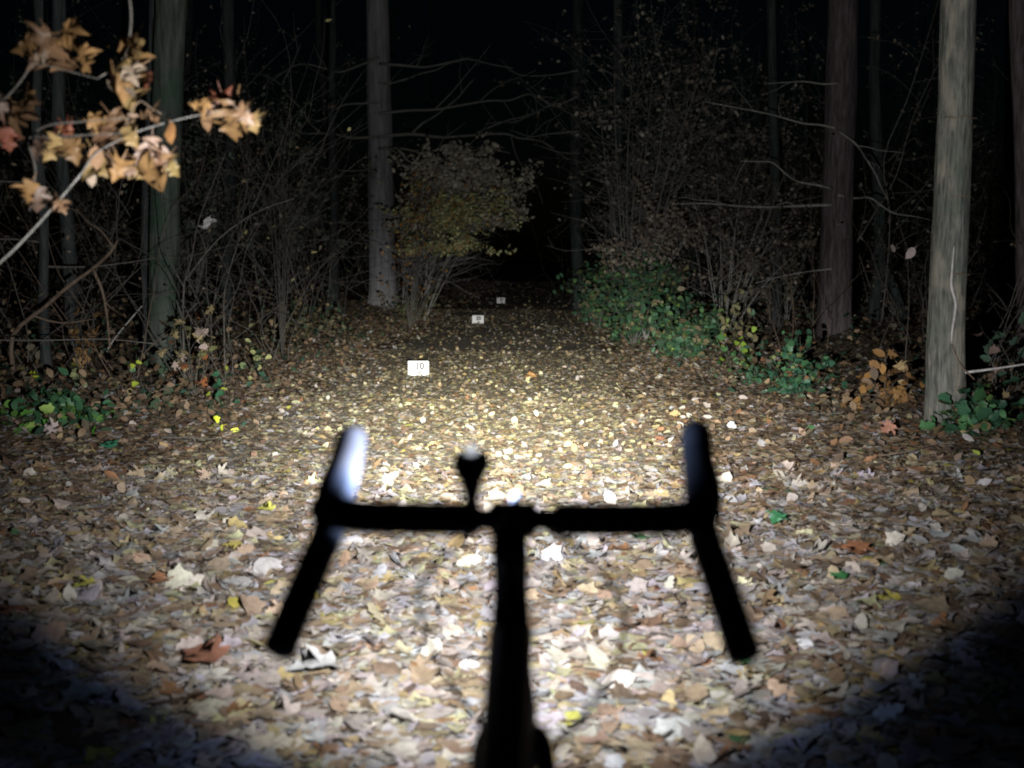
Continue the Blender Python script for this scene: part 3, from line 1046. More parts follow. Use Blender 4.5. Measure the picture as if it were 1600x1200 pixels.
leafy_bush('beech_seedling', 'orange-leaved twig clump hugging the foot of the tall grey trunk', 'bush', b,
           stems_px(b, [(625, 300), (660, 270), (675, 295), (640, 320), (630, 345), (685, 300), (612, 380)], 20.5, .3, r),
           260, [((.34, .17, .04), 4), ((.22, .12, .04), 3), ((.30, .24, .08), 1)], 403, r0=.012, lsize=(.05, .08))
b = base_at(628, 24)
leafy_bush('hazel_clump', 'cluster of thin straight stems slanting right at the path edge', 'bush', b,
           stems_px(b, [(622, 375), (655, 415), (672, 400), (700, 390), (640, 400)], 20, .2, r), 40, [((.25, .24, .12), 1)], 404, stem_mat='pale_twig', r0=.012, lsize=(.04, .07))

b = base_at(985, 19.5)
leafy_bush('beech_bush', 'tall thin-leaved beige bush above the green bramble thicket', 'bush', b,
           stems_px(b, [(935, 150), (960, 110), (990, 90), (1020, 120), (1050, 90), (1090, 130), (1120, 110), (960, 190), (1010, 200), (1060, 180), (1030, 250), (990, 240), (1080, 230), (1120, 200), (950, 240)], 19, .9, r),
           1500, [((.20, .175, .14), 4), ((.32, .29, .23), 2), ((.14, .12, .09), 3)], 405, r0=.014, lsize=(.04, .10), depth=2, puff=.6, zmin=.3, bdens=3.2, stem_mat='limb_bark')
b = base_at(1010, 17.5)
leafy_bush('beech_bush', 'beige dry-leaved bush low over the right bramble thicket', 'bush', b,
           stems_px(b, [(935, 370), (960, 360), (985, 375), (1010, 350), (1030, 365), (1050, 340), (1060, 380), (1000, 330), (1080, 360), (1030, 320), (1100, 340)], 17.3, .5, r),
           1500, [((.24, .20, .15), 4), ((.32, .28, .22), 2), ((.16, .13, .09), 3)], 406, r0=.010, lsize=(.04, .08), depth=2, puff=.8, zmin=.4, flat=.6, bdens=3.0, stem_mat='limb_bark')
b = base_at(1130, 16.5)
leafy_bush('dry_bush', 'tangled grey-brown twiggy bush in the gloom left of the thick dark trunk', 'bush', b,
           stems_px(b, [(1080, 300), (1120, 270), (1160, 290), (1200, 310), (1240, 330), (1100, 350), (1150, 350), (1200, 380), (1250, 390), (1130, 410), (1180, 420), (1230, 260)], 16.5, .7, r),
           1500, [((.14, .115, .085), 3), ((.09, .075, .055), 3), ((.2, .17, .13), 1)], 407, r0=.010, lsize=(.03, .07), depth=2, puff=.7, bdens=3.0, stem_mat='limb_bark')

GREEN = [((.04, .095, .05), 4), ((.05, .125, .06), 3), ((.08, .16, .05), 1.4), ((.03, .06, .035), 2)]
brs = [(935, 505, 20.5, 'bluish-green bramble mound at the tunnel end of the thicket', [(905, 430), (925, 420), (950, 415), (975, 425), (915, 470), (960, 455), (990, 450), (935, 480)], 700),
       (990, 545, 17.0, 'dense dark green bramble in the middle of the right thicket', [(950, 450), (975, 430), (1005, 420), (1035, 420), (1060, 430), (1020, 470), (985, 490), (1050, 480), (960, 510)], 900),
       (1060, 575, 14.5, 'bright green bramble with a few yellow leaves, right path edge', [(1020, 490), (1045, 470), (1075, 475), (1100, 500), (1040, 530), (1080, 540), (1110, 545), (1120, 480)], 520)]
for i, (px, py, Y, lab, tg, n) in enumerate(brs):
    b = base_at(px, Y)
    cols = GREEN + [((.15, .12, .07), 1.2), ((.10, .15, .05), 1.2), ((.22, .20, .10), .5)] + ([((.18, .24, .05), .4)] if i == 2 else [((.10, .10, .05), .4)])
    leafy_bush('bramble', lab, 'bramble', b, stems_px(b, tg, Y, .5, r), int(n * 2.2), cols, 410 + i, r0=.006, stem_mat='twig_mid', lsize=(.03, .10) if i else (.04, .13), puff=1.3, bdens=3, shapes=V_OVAL + V_ROUGH[:2] + (V_BLADE * (3, 1, 0)[i]), depth=1, own=60 if i == 2 else None)
b = base_at(1145, 13)
leafy_bush('seedling', 'lime-yellow leafed seedling at the right path edge', 'seedling', b, stems_px(b, [(1160, 545), (1170, 550), (1150, 535), (1128, 520), (1175, 530)], 13, .15, r),
           34, [((.22, .34, .04), 3), ((.06, .15, .05), 3), ((.36, .36, .06), .7)], 420, r0=.004, lsize=(.06, .10), shapes=V_ROUGH, depth=0, own=20)
b = base_at(1230, 11)
leafy_bush('ivy_clump', 'mid-green leafy clump in front of the thick dark trunk', 'plant', b, stems_px(b, [(1200, 570), (1220, 545), (1250, 525), (1275, 540), (1290, 570), (1300, 590), (1230, 600), (1260, 585), (1210, 610), (1285, 610)], 11, .3, r),
           330, [((.03, .09, .05), 4), ((.05, .13, .055), 2), ((.15, .17, .06), 1), ((.20, .10, .05), .6)], 421, r0=.005, lsize=(.035, .085), shapes=V_ROUGH + V_OVAL[:2], depth=1, own=60)
b = base_at(1185, 11.6)
leafy_bush('bramble', 'low blue-green sprays left of the mid-green clump', 'bramble', b, stems_px(b, [(1160, 580), (1180, 570), (1200, 600), (1170, 610), (1150, 600)], 11.6, .25, r),
           110, GREEN + [((.30, .08, .04), .5)], 422, r0=.004, lsize=(.045, .08), depth=1, own=24)
b = base_at(1160, 14)
leafy_bush('hazel_bush', 'olive-tan leafed spray in front of the dry twiggy bush', 'bush', b, stems_px(b, [(1130, 470), (1150, 465), (1165, 460), (1175, 480), (1140, 490)], 14, .2, r),
           46, [((.20, .19, .09), 3), ((.14, .12, .06), 2)], 423, r0=.005, lsize=(.07, .11), shapes=V_OVAL, depth=0, own=20)
b = base_at(1385, 9.6)
leafy_bush('ochre_shrub', 'low shrub with drooping ochre leaves left of the pale trunk', 'bush', b, stems_px(b, [(1340, 620), (1360, 590), (1385, 585), (1410, 585), (1425, 600), (1380, 640), (1345, 650), (1400, 650), (1365, 560)], 9.6, .25, r),
           110, [((.26, .14, .045), 3), ((.20, .11, .045), 3), ((.36, .26, .13), 1), ((.12, .075, .04), 2)], 424, r0=.005, lsize=(.07, .12), shapes=V_MAPLE[:4] + V_OVAL, depth=0, own=50)
b = base_at(1540, 8.0)
leafy_bush('ivy_clump', 'dark green leaf clump at the foot of the pale right trunk', 'plant', b, stems_px(b, [(1455, 700), (1490, 685), (1510, 650), (1535, 625), (1560, 640), (1590, 660), (1610, 700), (1540, 690), (1500, 715), (1570, 720)], 8.0, .3, r),
           340, [((.03, .085, .045), 4), ((.05, .13, .05), 3), ((.10, .18, .05), 1), ((.16, .12, .06), 1)], 425, r0=.005, lsize=(.05, .12), puff=1.3, shapes=V_ROUGH + V_OVAL[:2], depth=1, own=60)
b = base_at(1560, 8.8)
leafy_bush('bramble', 'tall pale-stemmed bramble right of the pale trunk', 'bramble', b, stems_px(b, [(1540, 540), (1560, 530), (1580, 510), (1600, 540), (1535, 590), (1590, 580)], 8.8, .3, r),
           26, [((.05, .09, .06), 3), ((.25, .17, .14), 1)], 426, stem_mat='twig', r0=.006, lsize=(.06, .11), shapes=V_ROUGH, depth=1, own=16)
b = base_at(1424, 10.5)
leafy_bush('dead_shoot', 'bare shoot with one curled pink-grey leaf, between the right trunks', 'sapling', b, [smooth_line([b, at(1415, 560, 10.5), at(1420, 480, 10.5), at(1418, 400, 10.5)], 4)],
           2, [((.3, .24, .22), 1)], 427, r0=.005, lsize=(.06, .09), shapes=V_OVAL, depth=1)
p = at(1423, 395, 10.5)
place_leaf(hang_me['oval'][1], p, rot_mats(np.array([2.6]), np.array([1.4]), np.array([.2]))[0], .13, (.45, .36, .34), bpy.data.objects['dead_shoot'])

# dim understorey behind
for px, Y, tg, n, cols, seed, lab in [
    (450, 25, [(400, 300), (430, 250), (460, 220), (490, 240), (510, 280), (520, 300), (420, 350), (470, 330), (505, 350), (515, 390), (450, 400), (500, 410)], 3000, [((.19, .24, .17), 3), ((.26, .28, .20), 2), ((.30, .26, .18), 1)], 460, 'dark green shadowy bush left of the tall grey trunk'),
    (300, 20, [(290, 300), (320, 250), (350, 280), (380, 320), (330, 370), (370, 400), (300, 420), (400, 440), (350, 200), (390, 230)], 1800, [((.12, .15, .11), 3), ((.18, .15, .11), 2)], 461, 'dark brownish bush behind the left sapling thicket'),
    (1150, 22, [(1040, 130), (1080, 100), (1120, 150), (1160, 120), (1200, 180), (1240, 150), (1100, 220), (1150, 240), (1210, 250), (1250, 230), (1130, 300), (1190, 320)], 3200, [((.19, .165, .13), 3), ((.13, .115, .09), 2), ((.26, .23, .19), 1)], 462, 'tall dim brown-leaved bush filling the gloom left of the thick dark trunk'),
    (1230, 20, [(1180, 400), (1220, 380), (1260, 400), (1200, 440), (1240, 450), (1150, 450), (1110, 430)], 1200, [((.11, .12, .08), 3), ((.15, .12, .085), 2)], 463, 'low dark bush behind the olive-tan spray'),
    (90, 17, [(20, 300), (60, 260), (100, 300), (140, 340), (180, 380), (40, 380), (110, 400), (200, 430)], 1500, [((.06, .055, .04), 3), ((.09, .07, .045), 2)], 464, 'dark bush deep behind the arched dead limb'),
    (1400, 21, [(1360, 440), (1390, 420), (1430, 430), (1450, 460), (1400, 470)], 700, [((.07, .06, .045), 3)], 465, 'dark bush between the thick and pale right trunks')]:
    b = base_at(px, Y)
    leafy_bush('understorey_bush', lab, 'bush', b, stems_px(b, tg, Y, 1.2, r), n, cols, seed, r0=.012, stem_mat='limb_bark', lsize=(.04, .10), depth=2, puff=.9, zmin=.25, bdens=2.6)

# left bank plants
b = base_at(85, 8.5)
leafy_bush('fern', 'dark green ferny clump at the left edge of the picture', 'fern', b, stems_px(b, [(20, 650), (50, 640), (85, 635), (120, 640), (150, 655), (170, 670), (60, 665), (110, 665), (30, 675)], 8.7, .35, r),
           620, [((.03, .085, .04), 4), ((.045, .12, .05), 2), ((.09, .19, .04), .8)], 430, r0=.004, lsize=(.04, .10), puff=1.2, shapes=V_OVAL, depth=2, own=40)
b = base_at(30, 8.0)
leafy_bush('seedling', 'lime-green broad-leafed seedling in the left corner', 'seedling', b, stems_px(b, [(5, 690), (40, 665), (55, 670), (10, 670)], 8.0, .1, r),
           18, [((.08, .22, .04), 2), ((.22, .32, .08), 1)], 431, r0=.004, lsize=(.08, .12), shapes=V_ROUGH, depth=0, own=13)
b = base_at(130, 8.0)
leafy_bush('seedling', 'small seedling with yellow-tipped green leaves before the ferny clump', 'seedling', b, stems_px(b, [(110, 712), (145, 672), (150, 680), (122, 680)], 8.0, .1, r),
           12, [((.08, .25, .03), 2), ((.42, .45, .06), 1)], 432, r0=.003, lsize=(.05, .08), shapes=V_ROUGH, depth=0, own=11)
seeds = [(225, 612, 9.8, [(218, 555), (225, 570), (235, 575), (212, 548)], 'seedling with two glowing lime-yellow leaves left of the beech twigs', [((.36, .44, .05), 3), ((.05, .14, .05), 2)], 8),
         (350, 640, 9.6, [(348, 588), (355, 600), (345, 615), (360, 620), (340, 565)], 'seedling with yellow upper and dark green lower leaves', [((.34, .42, .05), 1), ((.03, .10, .05), 3)], 16),
         (36, 628, 9.7, [(34, 592), (40, 590), (30, 598)], 'single lime leaf on a short stem at far left', [((.48, .55, .04), 1)], 4),
         (338, 675, 8.4, [(338, 652), (342, 655)], 'tiny yellow-leafed seedling low on the left bank', [((.48, .55, .04), 1)], 4),
         (108, 615, 9.7, [(105, 570), (115, 575), (112, 560)], 'pale olive seedling in front of the bent dead limb', [((.2, .22, .10), 1)], 8),
         (405, 585, 12, [(395, 520), (410, 530), (415, 545), (400, 550), (385, 535)], 'pale yellow-green seedling where the left bank meets the path', [((.30, .31, .13), 2), ((.14, .18, .08), 2)], 20),
         (120, 560, 10, [(118, 548), (130, 542), (125, 520)], 'yellow-dotted sprig beneath the arched dead limb', [((.28, .30, .06), 1), ((.08, .10, .05), 3)], 8)]
for i, (px, py, Y, tg, lab, cols, n) in enumerate(seeds):
    b = base_at(px, Y)
    leafy_bush('seedling', lab, 'seedling', b, stems_px(b, tg, Y, .08, r), n, cols, 440 + i, r0=.003, lsize=(.045, .085), shapes=V_ROUGH + V_OVAL[:1], depth=0, own=max(3, n - 1))
b = base_at(300, 10.5)
leafy_bush('maple_seedling', 'seedling with drooping dry tan and rust leaves at the left bank', 'seedling', b, stems_px(b, [(275, 470), (290, 465), (300, 490), (315, 500), (330, 505), (270, 520), (285, 530), (325, 535), (310, 545)], 10.4, .25, r),
           60, [((.30, .24, .12), 3), ((.30, .11, .04), 1.2), ((.38, .30, .25), 2), ((.16, .17, .07), 2)], 450, r0=.005, lsize=(.06, .10), shapes=V_MAPLE[:4] + V_OVAL[:3], depth=0, own=50)
b = base_at(120, 10.2)
leafy_bush('maple_seedling', 'seedling with rusty tan leaves hanging below the bent dead limb', 'seedling', b, stems_px(b, [(105, 495), (125, 505), (145, 500), (160, 515), (110, 520)], 10.2, .2, r),
           22, [((.26, .15, .06), 3), ((.32, .2, .08), 1)], 451, r0=.005, lsize=(.08, .12), shapes=V_MAPLE[:4], depth=0, own=20)
b = base_at(440, 14)
leafy_bush('hazel_bush', 'sparse sapling with a few pale yellow leaves left of the tall grey trunk', 'bush', b, stems_px(b, [(420, 255), (450, 250), (480, 255), (495, 275), (435, 282), (410, 200), (455, 180)], 10, .2, r),
           26, [((.34, .32, .14), 2), ((.22, .18, .09), 2)], 452, r0=.007, lsize=(.04, .07), shapes=V_OVAL, depth=1, own=20)
b = base_at(500, 17)
leafy_bush('bramble', 'low dark green bramble at the left path edge before the tall grey trunk', 'bramble', b, stems_px(b, [(440, 490), (470, 480), (500, 490), (530, 500), (460, 520), (510, 510), (420, 510)], 16, .6, r),
           360, [((.04, .07, .04), 3), ((.10, .09, .05), 3), ((.16, .12, .06), 2)], 453, r0=.005, stem_mat='brown_twig', lsize=(.045, .08), depth=1)
b = base_at(640, 21)
leafy_bush('bramble', 'dull olive undergrowth tuft at the foot of the slanting stems', 'bramble', b, stems_px(b, [(600, 470), (630, 465), (655, 455), (670, 470), (640, 480), (685, 475)], 21, .5, r),
           260, [((.08, .10, .045), 3), ((.16, .12, .06), 2)], 454, r0=.005, stem_mat='brown_twig', lsize=(.045, .08), depth=1)

# bare thickets: stems one can follow, many more behind
def thicket(px, Y, h, n, spread, mat, seed, label, leaves=60, cols=None):
    r = random.Random(seed)
    b = base_at(px, Y)
    st = []
    for i in range(n):
        a = r.uniform(0, 6.28)
        st.append(wander(b + Vector((r.uniform(-.3, .3), r.uniform(-.3, .3), -.03)), (math.cos(a) * spread, math.sin(a) * spread * .6, 1), h * r.uniform(.5, 1.1), 7, .22, r))
    return leafy_bush('thicket_shrub', label, 'shrub', b, st, leaves, cols or [((.16, .13, .09), 2), ((.10, .09, .06), 2)], seed, stem_mat=mat, r0=.006, lsize=(.03, .06), depth=2, puff=2)


for a in [(60, 10.5, 2.6, 7, .5, 'twig', 501, 'bare many-stemmed shrub at far left under the maple'),
          (190, 11.2, 2.4, 7, .5, 'brown_twig', 502, 'bare brown shrub left of the moss-green trunk foot'),
          (320, 11.5, 2.8, 8, .55, 'twig', 503, 'tall bare shrub right of the moss-green trunk'),
          (405, 13.5, 2.8, 7, .5, 'twig', 504, 'bare shrub in the gloom behind the pale snapped branch'),
          (460, 17, 3.2, 7, .5, 'twig', 505, 'shadowy bare shrub left of the path-edge bramble'),
          (530, 22, 3.0, 5, .35, 'twig', 506, 'shadowy bare shrub just left of the tall grey trunk'),
          (1100, 19, 3.6, 8, .6, 'twig', 507, 'bare shrub tangle behind the right bramble thicket'),
          (1200, 18, 4.0, 8, .6, 'twig', 508, 'tall dim shrub tangle left of the thick dark trunk'),
          (1255, 15, 2.4, 6, .6, 'brown_twig', 509, 'low brown shrub at the thick dark trunk'),
          (1420, 14, 2.0, 6, .6, 'twig', 510, 'faint bare shrub between the thick and the pale right trunks'),
          (1560, 11, 2.6, 7, .6, 'twig', 511, 'bare shrub behind the pale trunk at the right edge'),
          (890, 33, 4.0, 6, .4, 'twig', 512, 'dim leafy shrub at the right rim of the dark tunnel'),
          (735, 33, 3.6, 6, .4, 'twig', 513, 'dim shrub at the left rim of the dark tunnel')]:
    thicket(*a)

# low ground cover along both banks
gc = LeafBatch()
for x0, x1, y0, y1, n, hmax, mix_ in [(-9, -2.4, 9.0, 26, 12500, .5, (.16, .10, .30, .30, .14)), (-6, -2.0, 7.6, 12, 3200, .16, (.10, .08, .36, .30, .16)),
                                     (1.0, 8, 10.5, 26, 7000, .34, (.26, .14, .24, .26, .10)), (2.0, 6, 8.2, 12, 2200, .16, (.14, .10, .34, .28, .14))]:
    x, y = rng.uniform(x0, x1, n), rng.uniform(y0, y1, n)
    clump = np.sin(1.7 * x + 1.1 * y) * np.sin(1.2 * y - 1.9 * x) + .4 * np.sin(5 * x + 3 * y)
    k = clump > rng.uniform(-.3, 1.0, n)
    k &= np.abs(x + .75) > 1.5 + .25 * np.sin(y * 1.9)
    x, y = x[k], y[k]
    n = len(x)
    edge = ss((np.abs(x + .75) - 1.5) / 1.6)
    pos = np.c_[x, y, gz(x, y) + .03 + rng.uniform(0, 1, n) ** 1.6 * hmax * edge]
    mats = rot_mats(rng.uniform(0, 6.28, n), rng.uniform(.1, 1.3, n), rng.uniform(0, 6.28, n))
    cc = np.array([(.03, .07, .045), (.06, .09, .05), (.15, .10, .06), (.09, .075, .05), (.24, .17, .10)])[rng.choice(5, n, p=mix_)]
    for s in range(4):
        q = np.arange(n) % 4 == s
        gc.add((V_OVAL + V_ROUGH)[s * 2], pos[q], mats[q], rng.uniform(.035, .095, q.sum()), cc[q] * rng.uniform(.6, 1.25, (q.sum(), 1)))
tag(link('ground_cover', gc.mesh('ground_cover'), M['foliage']), 'low mixed leaves and sprouts covering both banks', 'ground cover', kind='stuff')
sr = random.Random(77)
for i, (px, py, ln_, ang, lab) in enumerate([(120, 640, .7, .4, 'thin grey twig lying on the left bank above the ferny clump'), (255, 660, .5, 2.3, 'short crooked twig on the left bank below the dry maple seedling'),
                                             (430, 610, .45, .9, 'small bent twig where the left bank meets the path'), (1265, 660, .5, 2.6, 'thin twig on the litter in front of the mid-green clump'),
                                             (1430, 720, .6, .3, 'slender twig on the litter left of the pale trunk foot'), (300, 700, .4, .1, 'thin brown twig lying flat on the litter left of the left hood'),
                                             (945, 600, .35, 1.9, 'short dark twig on the path right of the orange-tan leaf')]):
    g = on_ground(px, py)
    a = Vector((math.cos(ang), math.sin(ang), 0)) * ln_ / 2
    up = Vector((0, 0, .055))
    pts = [g - a + up, g - a * .3 + up + Vector((sr.uniform(-.03, .03), sr.uniform(-.03, .03), .02)), g + a * .4 + up + Vector((0, sr.uniform(-.04, .04), .01)), g + a + up + Vector((0, 0, .02))]
    for q in pts:
        q.z = gzf(q.x, q.y) + .05 + sr.uniform(0, .03)
    mb = MB(g)
    branch(mb, pts, .005, .002, sr, 1, 4, 6)
    tag(mb.build('twig', M['twig' if i % 2 else 'brown_twig'], None, loc=g), lab, 'twig')

# dark wood filling behind the shrubs
ub = MB()
ur = random.Random(900)
for i in range(430):
    left = ur.random() < .5
    Y = ur.uniform(17.5, 46)
    x = (-ur.uniform(2.9, 13) if left else ur.uniform(1.9, 12)) * (.55 + Y / 55)
    if -.185 < x / Y < -.10 and Y < 29:
        continue
    p = Vector((x, Y, gzf(x, Y)))
    h = ur.uniform(1.0, 6.5)
    ln = wander(p, (ur.uniform(-.5, .5), ur.uniform(-.3, .3), 1), h, 6, .15, ur)
    branch(ub, ln, .005 + h * .002, .003, ur, 1, 1.3, 4)
tag(ub.build('undergrowth', M['twig_mid'], None), 'dim tangle of bare stems filling the dark wood', 'undergrowth', kind='stuff')
uv = np.array(ub.v)
n = 26000
pk = uv[rng.integers(0, len(uv), n)]
pk = pk[(pk[:, 2] > .5)]
n = len(pk)
ul = LeafBatch()
cl = np.sin(pk[:, 0] * 1.3 + pk[:, 2]) * np.sin(pk[:, 1] * .9 - pk[:, 2] * .7)
tone = np.where(cl[:, None] > .15, np.array([(.16, .20, .13)]), np.where(cl[:, None] > -.3, np.array([(.24, .20, .15)]), np.array([(.15, .12, .09)])))
pos = pk + rng.normal(0, .06, (n, 3))
mats = rot_mats(rng.uniform(0, 6.28, n), rng.uniform(.1, 1.4, n), rng.uniform(0, 6.28, n))
for q_ in range(2):
    q = np.arange(n) % 2 == q_
    ul.add(FAR_LEAF[0], pos[q], mats[q], rng.uniform(.04, .10, q.sum()), tone[q] * rng.uniform(.6, 1.3, (q.sum(), 1)))
tag(link('wood_foliage', ul.mesh('wood_foliage'), M['foliage']), 'dim remaining leaves scattered through the dark wood', 'foliage', kind='stuff')

# ------------------------------------------------------------------ distance cards
def text_mesh(s, size):
    cu = bpy.data.curves.new('lettering', 'FONT')
    cu.body = s
    cu.size = size
    cu.align_x = 'CENTER'
    cu.align_y = 'CENTER'
    cu.extrude = .0006
    cu.offset = size * .045
    o = bpy.data.objects.new('tmp', cu)
    COL.objects.link(o)
    me = bpy.data.meshes.new_from_object(o.evaluated_get(bpy.context.evaluated_depsgraph_get()))
    bpy.data.objects.remove(o)
    me.materials.clear()
    return me


for i, (num, d, lab) in enumerate([('10', 12.45, 'nearest white distance card reading 10 m, standing on the leaves'), ('20', 22.45, 'middle white distance card reading 20 m on the path'),
                                   ('30', 32.45, 'farthest dim distance card reading 30 m, deep down the path')]):
    x = -1.383
    b = Vector((x, d, gzf(x, d)))
    t = empty('distance_card', b, lab, 'sign', 'distance cards along the path')
    t.rotation_euler = (R(-8), 0, R([4, -2, 1][i]))
    mb = MB()
    mb.box((0, 0, .095), (.213, .004, .150))
    mb.build('card', M['paper'], t, smooth=False)
    mb = MB()
    mb.box((0, .006, .06), (.02, .006, .20))
    mb.build('stake', M['stake'], t, smooth=False)
    for s_, sz, zz, xx in ((num, .095, .115, .012), ('m', .062, .048, .01)):
        o = link('lettering', text_mesh(s_, sz), M['ink'], t)
        o.rotation_euler = (R(90), 0, 0)
        o.location = (xx, -.0042, zz)

# ------------------------------------------------------------------ bicycle
BX, BY, BZ = -.042, 1.30, .966
b0 = Vector((BX, 1.46, 0.0))
BK = empty('bicycle', b0, 'black drop-bar bicycle seen from the saddle, out of focus, headlamp lit', 'bicycle')


def bp(x, y, z):
    return Vector((BX + x, BY + y, BZ + z))


for s in (-1, 1):
    pass
hb = MB(b0)
right = [(0, 0, .000), (.10, 0, 0), (.165, .002, .001), (.192, .014, .002), (.205, .036, .000), (.210, .050, -.013), (.2135, .045, -.031), (.219, .010, -.051), (.2245, -.025, -.071), (.230, -.06, -.091), (.235, -.095, -.111)]
full = [(-x, y, z) for x, y, z in right[::-1]] + right[1:]
ln = smooth_line([bp(*p) for p in full], 5)
hb.tube(ln, .0125, 14)
hb.build('handlebar', M['alloy'], BK)
for s in (-1, 1):
    tp = MB(b0)
    ln = smooth_line([bp(s * x, y, z) for x, y, z in [(.045, 0, 0)] + right[1:]], 8)
    n = len(ln)
    tp.tube(ln, [.0182 + .0007 * (i % 3 == 0) for i in range(n)], 14)
    o = tp.build('bar_tape', M['bar_tape'], BK)
    mb = MB(b0)
    e = bp(s * .235, -.095, -.111)
    dr = (bp(s * .235, -.095, -.111) - bp(s * .230, -.06, -.091)).normalized()
    mb.tube([e, e + dr * .006, e + dr * .009], [.0190, .0185, .012], 14)
    mb.build('bar_end_plug', M['rubber'], o)
    # brake hood: body swelling to a raised nose
    hd = MB(b0)
    zt = .068 if s < 0 else .076
    q = 0 if s < 0 else 1
    hp = [bp(s * (.206 + .004 * q), .035, .004), bp(s * (.206 + .007 * q), .06, .014), bp(s * (.204 + .010 * q), .085, .026), bp(s * (.202 + .012 * q), .11, .040), bp(s * (.201 + .013 * q), .132, .054), bp(s * (.200 + .014 * q), .148, zt), bp(s * (.200 + .014 * q), .154, zt + .006)]
    ln = smooth_line(hp, 4)
    rr = [.0195, .0220, .0215, .0200, .0190, .0180, .011]
    rad = [lerp(rr[min(int(i / 4), 5)], rr[min(int(i / 4), 5) + 1], (i / 4) - min(int(i / 4), 5)) for i in range(len(ln))]
    hd.tube(ln, rad, 16)
    ho = hd.build('brake_hood', M['rubber'], BK)
    lv = MB(b0)
    ln = smooth_line([bp(s * (.201 + .012 * q), .146, .050), bp(s * (.212 + .010 * q), .160, .022), bp(s * (.226 + .006 * q), .158, -.02), bp(s * .240, .146, -.058)], 5)
    lv.tube(ln, radii(.009, .006, len(ln)), 10)
    lv.build('brake_lever', M['alloy'], ho)
    cp = MB(b0)
    cp.tube([bp(s * .209, .03, .002), bp(s * .209, .055, .002)], .0205, 16)
    cp.build('clamp_band', M['alloy'], ho)

st = MB(b0)
st.tube(smooth_line([bp(0, -.012, 0), bp(0, -.05, -.004), bp(0, -.10, -.010)], 4), [.0178] * 9, 14)
st.tube([bp(-.026, 0, 0), bp(-.022, 0, 0), bp(.022, 0, 0), bp(.026, 0, 0)], [.0165, .0195, .0195, .0165], 18)
so = st.build('stem', M['alloy'], BK)
for x in (-.014, .014):
    for z in (-.012, .012):
        mb = MB(b0)
        mb.tube([bp(x, .018, z), bp(x, .0225, z)], .0035, 8)
        mb.build('bolt', M['silver'], so)
HA = Vector((0, .325, -1)).normalized()
top = bp(0, -.105, .012)
mb = MB(b0)
mb.tube([top - HA * .004, top, top + HA * .004], [.010, .0165, .0175], 18)
mb.build('top_cap', M['alloy'], so)
mb = MB(b0)
mb.tube([top + HA * .004, top + HA * .046], .0192, 20)
mb.build('stem_clamp', M['alloy'], so)
for k in range(3):
    mb = MB(b0)
    mb.tube([top + HA * (.047 + k * .0105), top + HA * (.057 + k * .0105)], .0186, 20)
    mb.build('headset_spacer', M['alloy'], BK)
fr = empty
hs = top + HA * .08
he = top + HA * .235
mb = MB(b0)
mb.tube([hs, hs + HA * .012, hs + HA * .02, lerp(hs, he, .6), he - HA * .012, he], [.0192, .0198, .0205, .0222, .027, .0265], 22)
HT = mb.build('head_tube', M['paint'], BK)
seat_top = Vector((BX, .66, .74))
bb = Vector((BX, .86, .275))
rear = Vector((BX, .45, .345))
fa = Vector((BX, 1.46, .345))
tt0 = hs + HA * .045
mb = MB(b0); mb.tube(smooth_line([tt0, lerp(tt0, seat_top, .5) + Vector((0, 0, .004)), seat_top], 6), radii(.024, .019, 13), 18); mb.build('top_tube', M['paint'], BK)
mb = MB(b0); mb.tube([he - HA * .035, bb], [.024, .026], 18); mb.build('down_tube', M['paint'], BK)
mb = MB(b0); mb.tube([bb, seat_top + Vector((0, -.012, .04))], [.018, .017], 16); mb.build('seat_tube', M['paint'], BK)
mb = MB(b0); mb.tube([seat_top + Vector((0, -.012, .035)), seat_top + Vector((0, -.05, .15))], .0136, 14); mb.build('seat_post', M['alloy'], BK)
mb = MB(b0)
sv = seat_top + Vector((0, -.05, .16))
prof = [(.13, .018, 0), (.10, .021, .002), (.04, .028, .002), (-.02, .045, .0), (-.08, .066, .004), (-.12, .07, .01), (-.14, .045, .008)]
V = []
for (dy, w, dz) in prof:
    for k in range(12):
        a = 2 * math.pi * k / 12
        V.append(sv + Vector((math.cos(a) * w, dy, dz + math.sin(a) * (.016 if math.sin(a) > 0 else .022))))
Fc = [(i * 12 + k, i * 12 + (k + 1) % 12, (i + 1) * 12 + (k + 1) % 12, (i + 1) * 12 + k) for i in range(len(prof) - 1) for k in range(12)]
Fc += [tuple(range(11, -1, -1)), tuple((len(prof) - 1) * 12 + k for k in range(12))]
mb.add(V, Fc)
mb.build('saddle', M['rubber'], BK)
for s in (-1, 1):
    mb = MB(b0); mb.tube([seat_top + Vector((s * .012, -.01, -.01)), rear + Vector((s * .062, 0, 0))], [.009, .008], 10); mb.build('seat_stay', M['paint'], BK)
    mb = MB(b0); mb.tube([bb + Vector((s * .025, -.01, 0)), rear + Vector((s * .062, 0, 0))], [.011, .009], 10); mb.build('chain_stay', M['paint'], BK)
    mb = MB(b0)
    cr_ = he + HA * .03
    mb.tube(smooth_line([cr_ + Vector((s * .012, 0, .01)), cr_ + Vector((s * .034, .01, -.02)), lerp(cr_, fa, .6) + Vector((s * .048, 0, 0)), fa + Vector((s * .052, 0, 0))], 5), radii(.015, .009, 16), 12)
    mb.build('fork_blade', M['paint'], BK)
mb = MB(b0); mb.tube([he, he + HA * .032], [.0265, .022], 18); mb.build('fork_crown', M['paint'], BK)


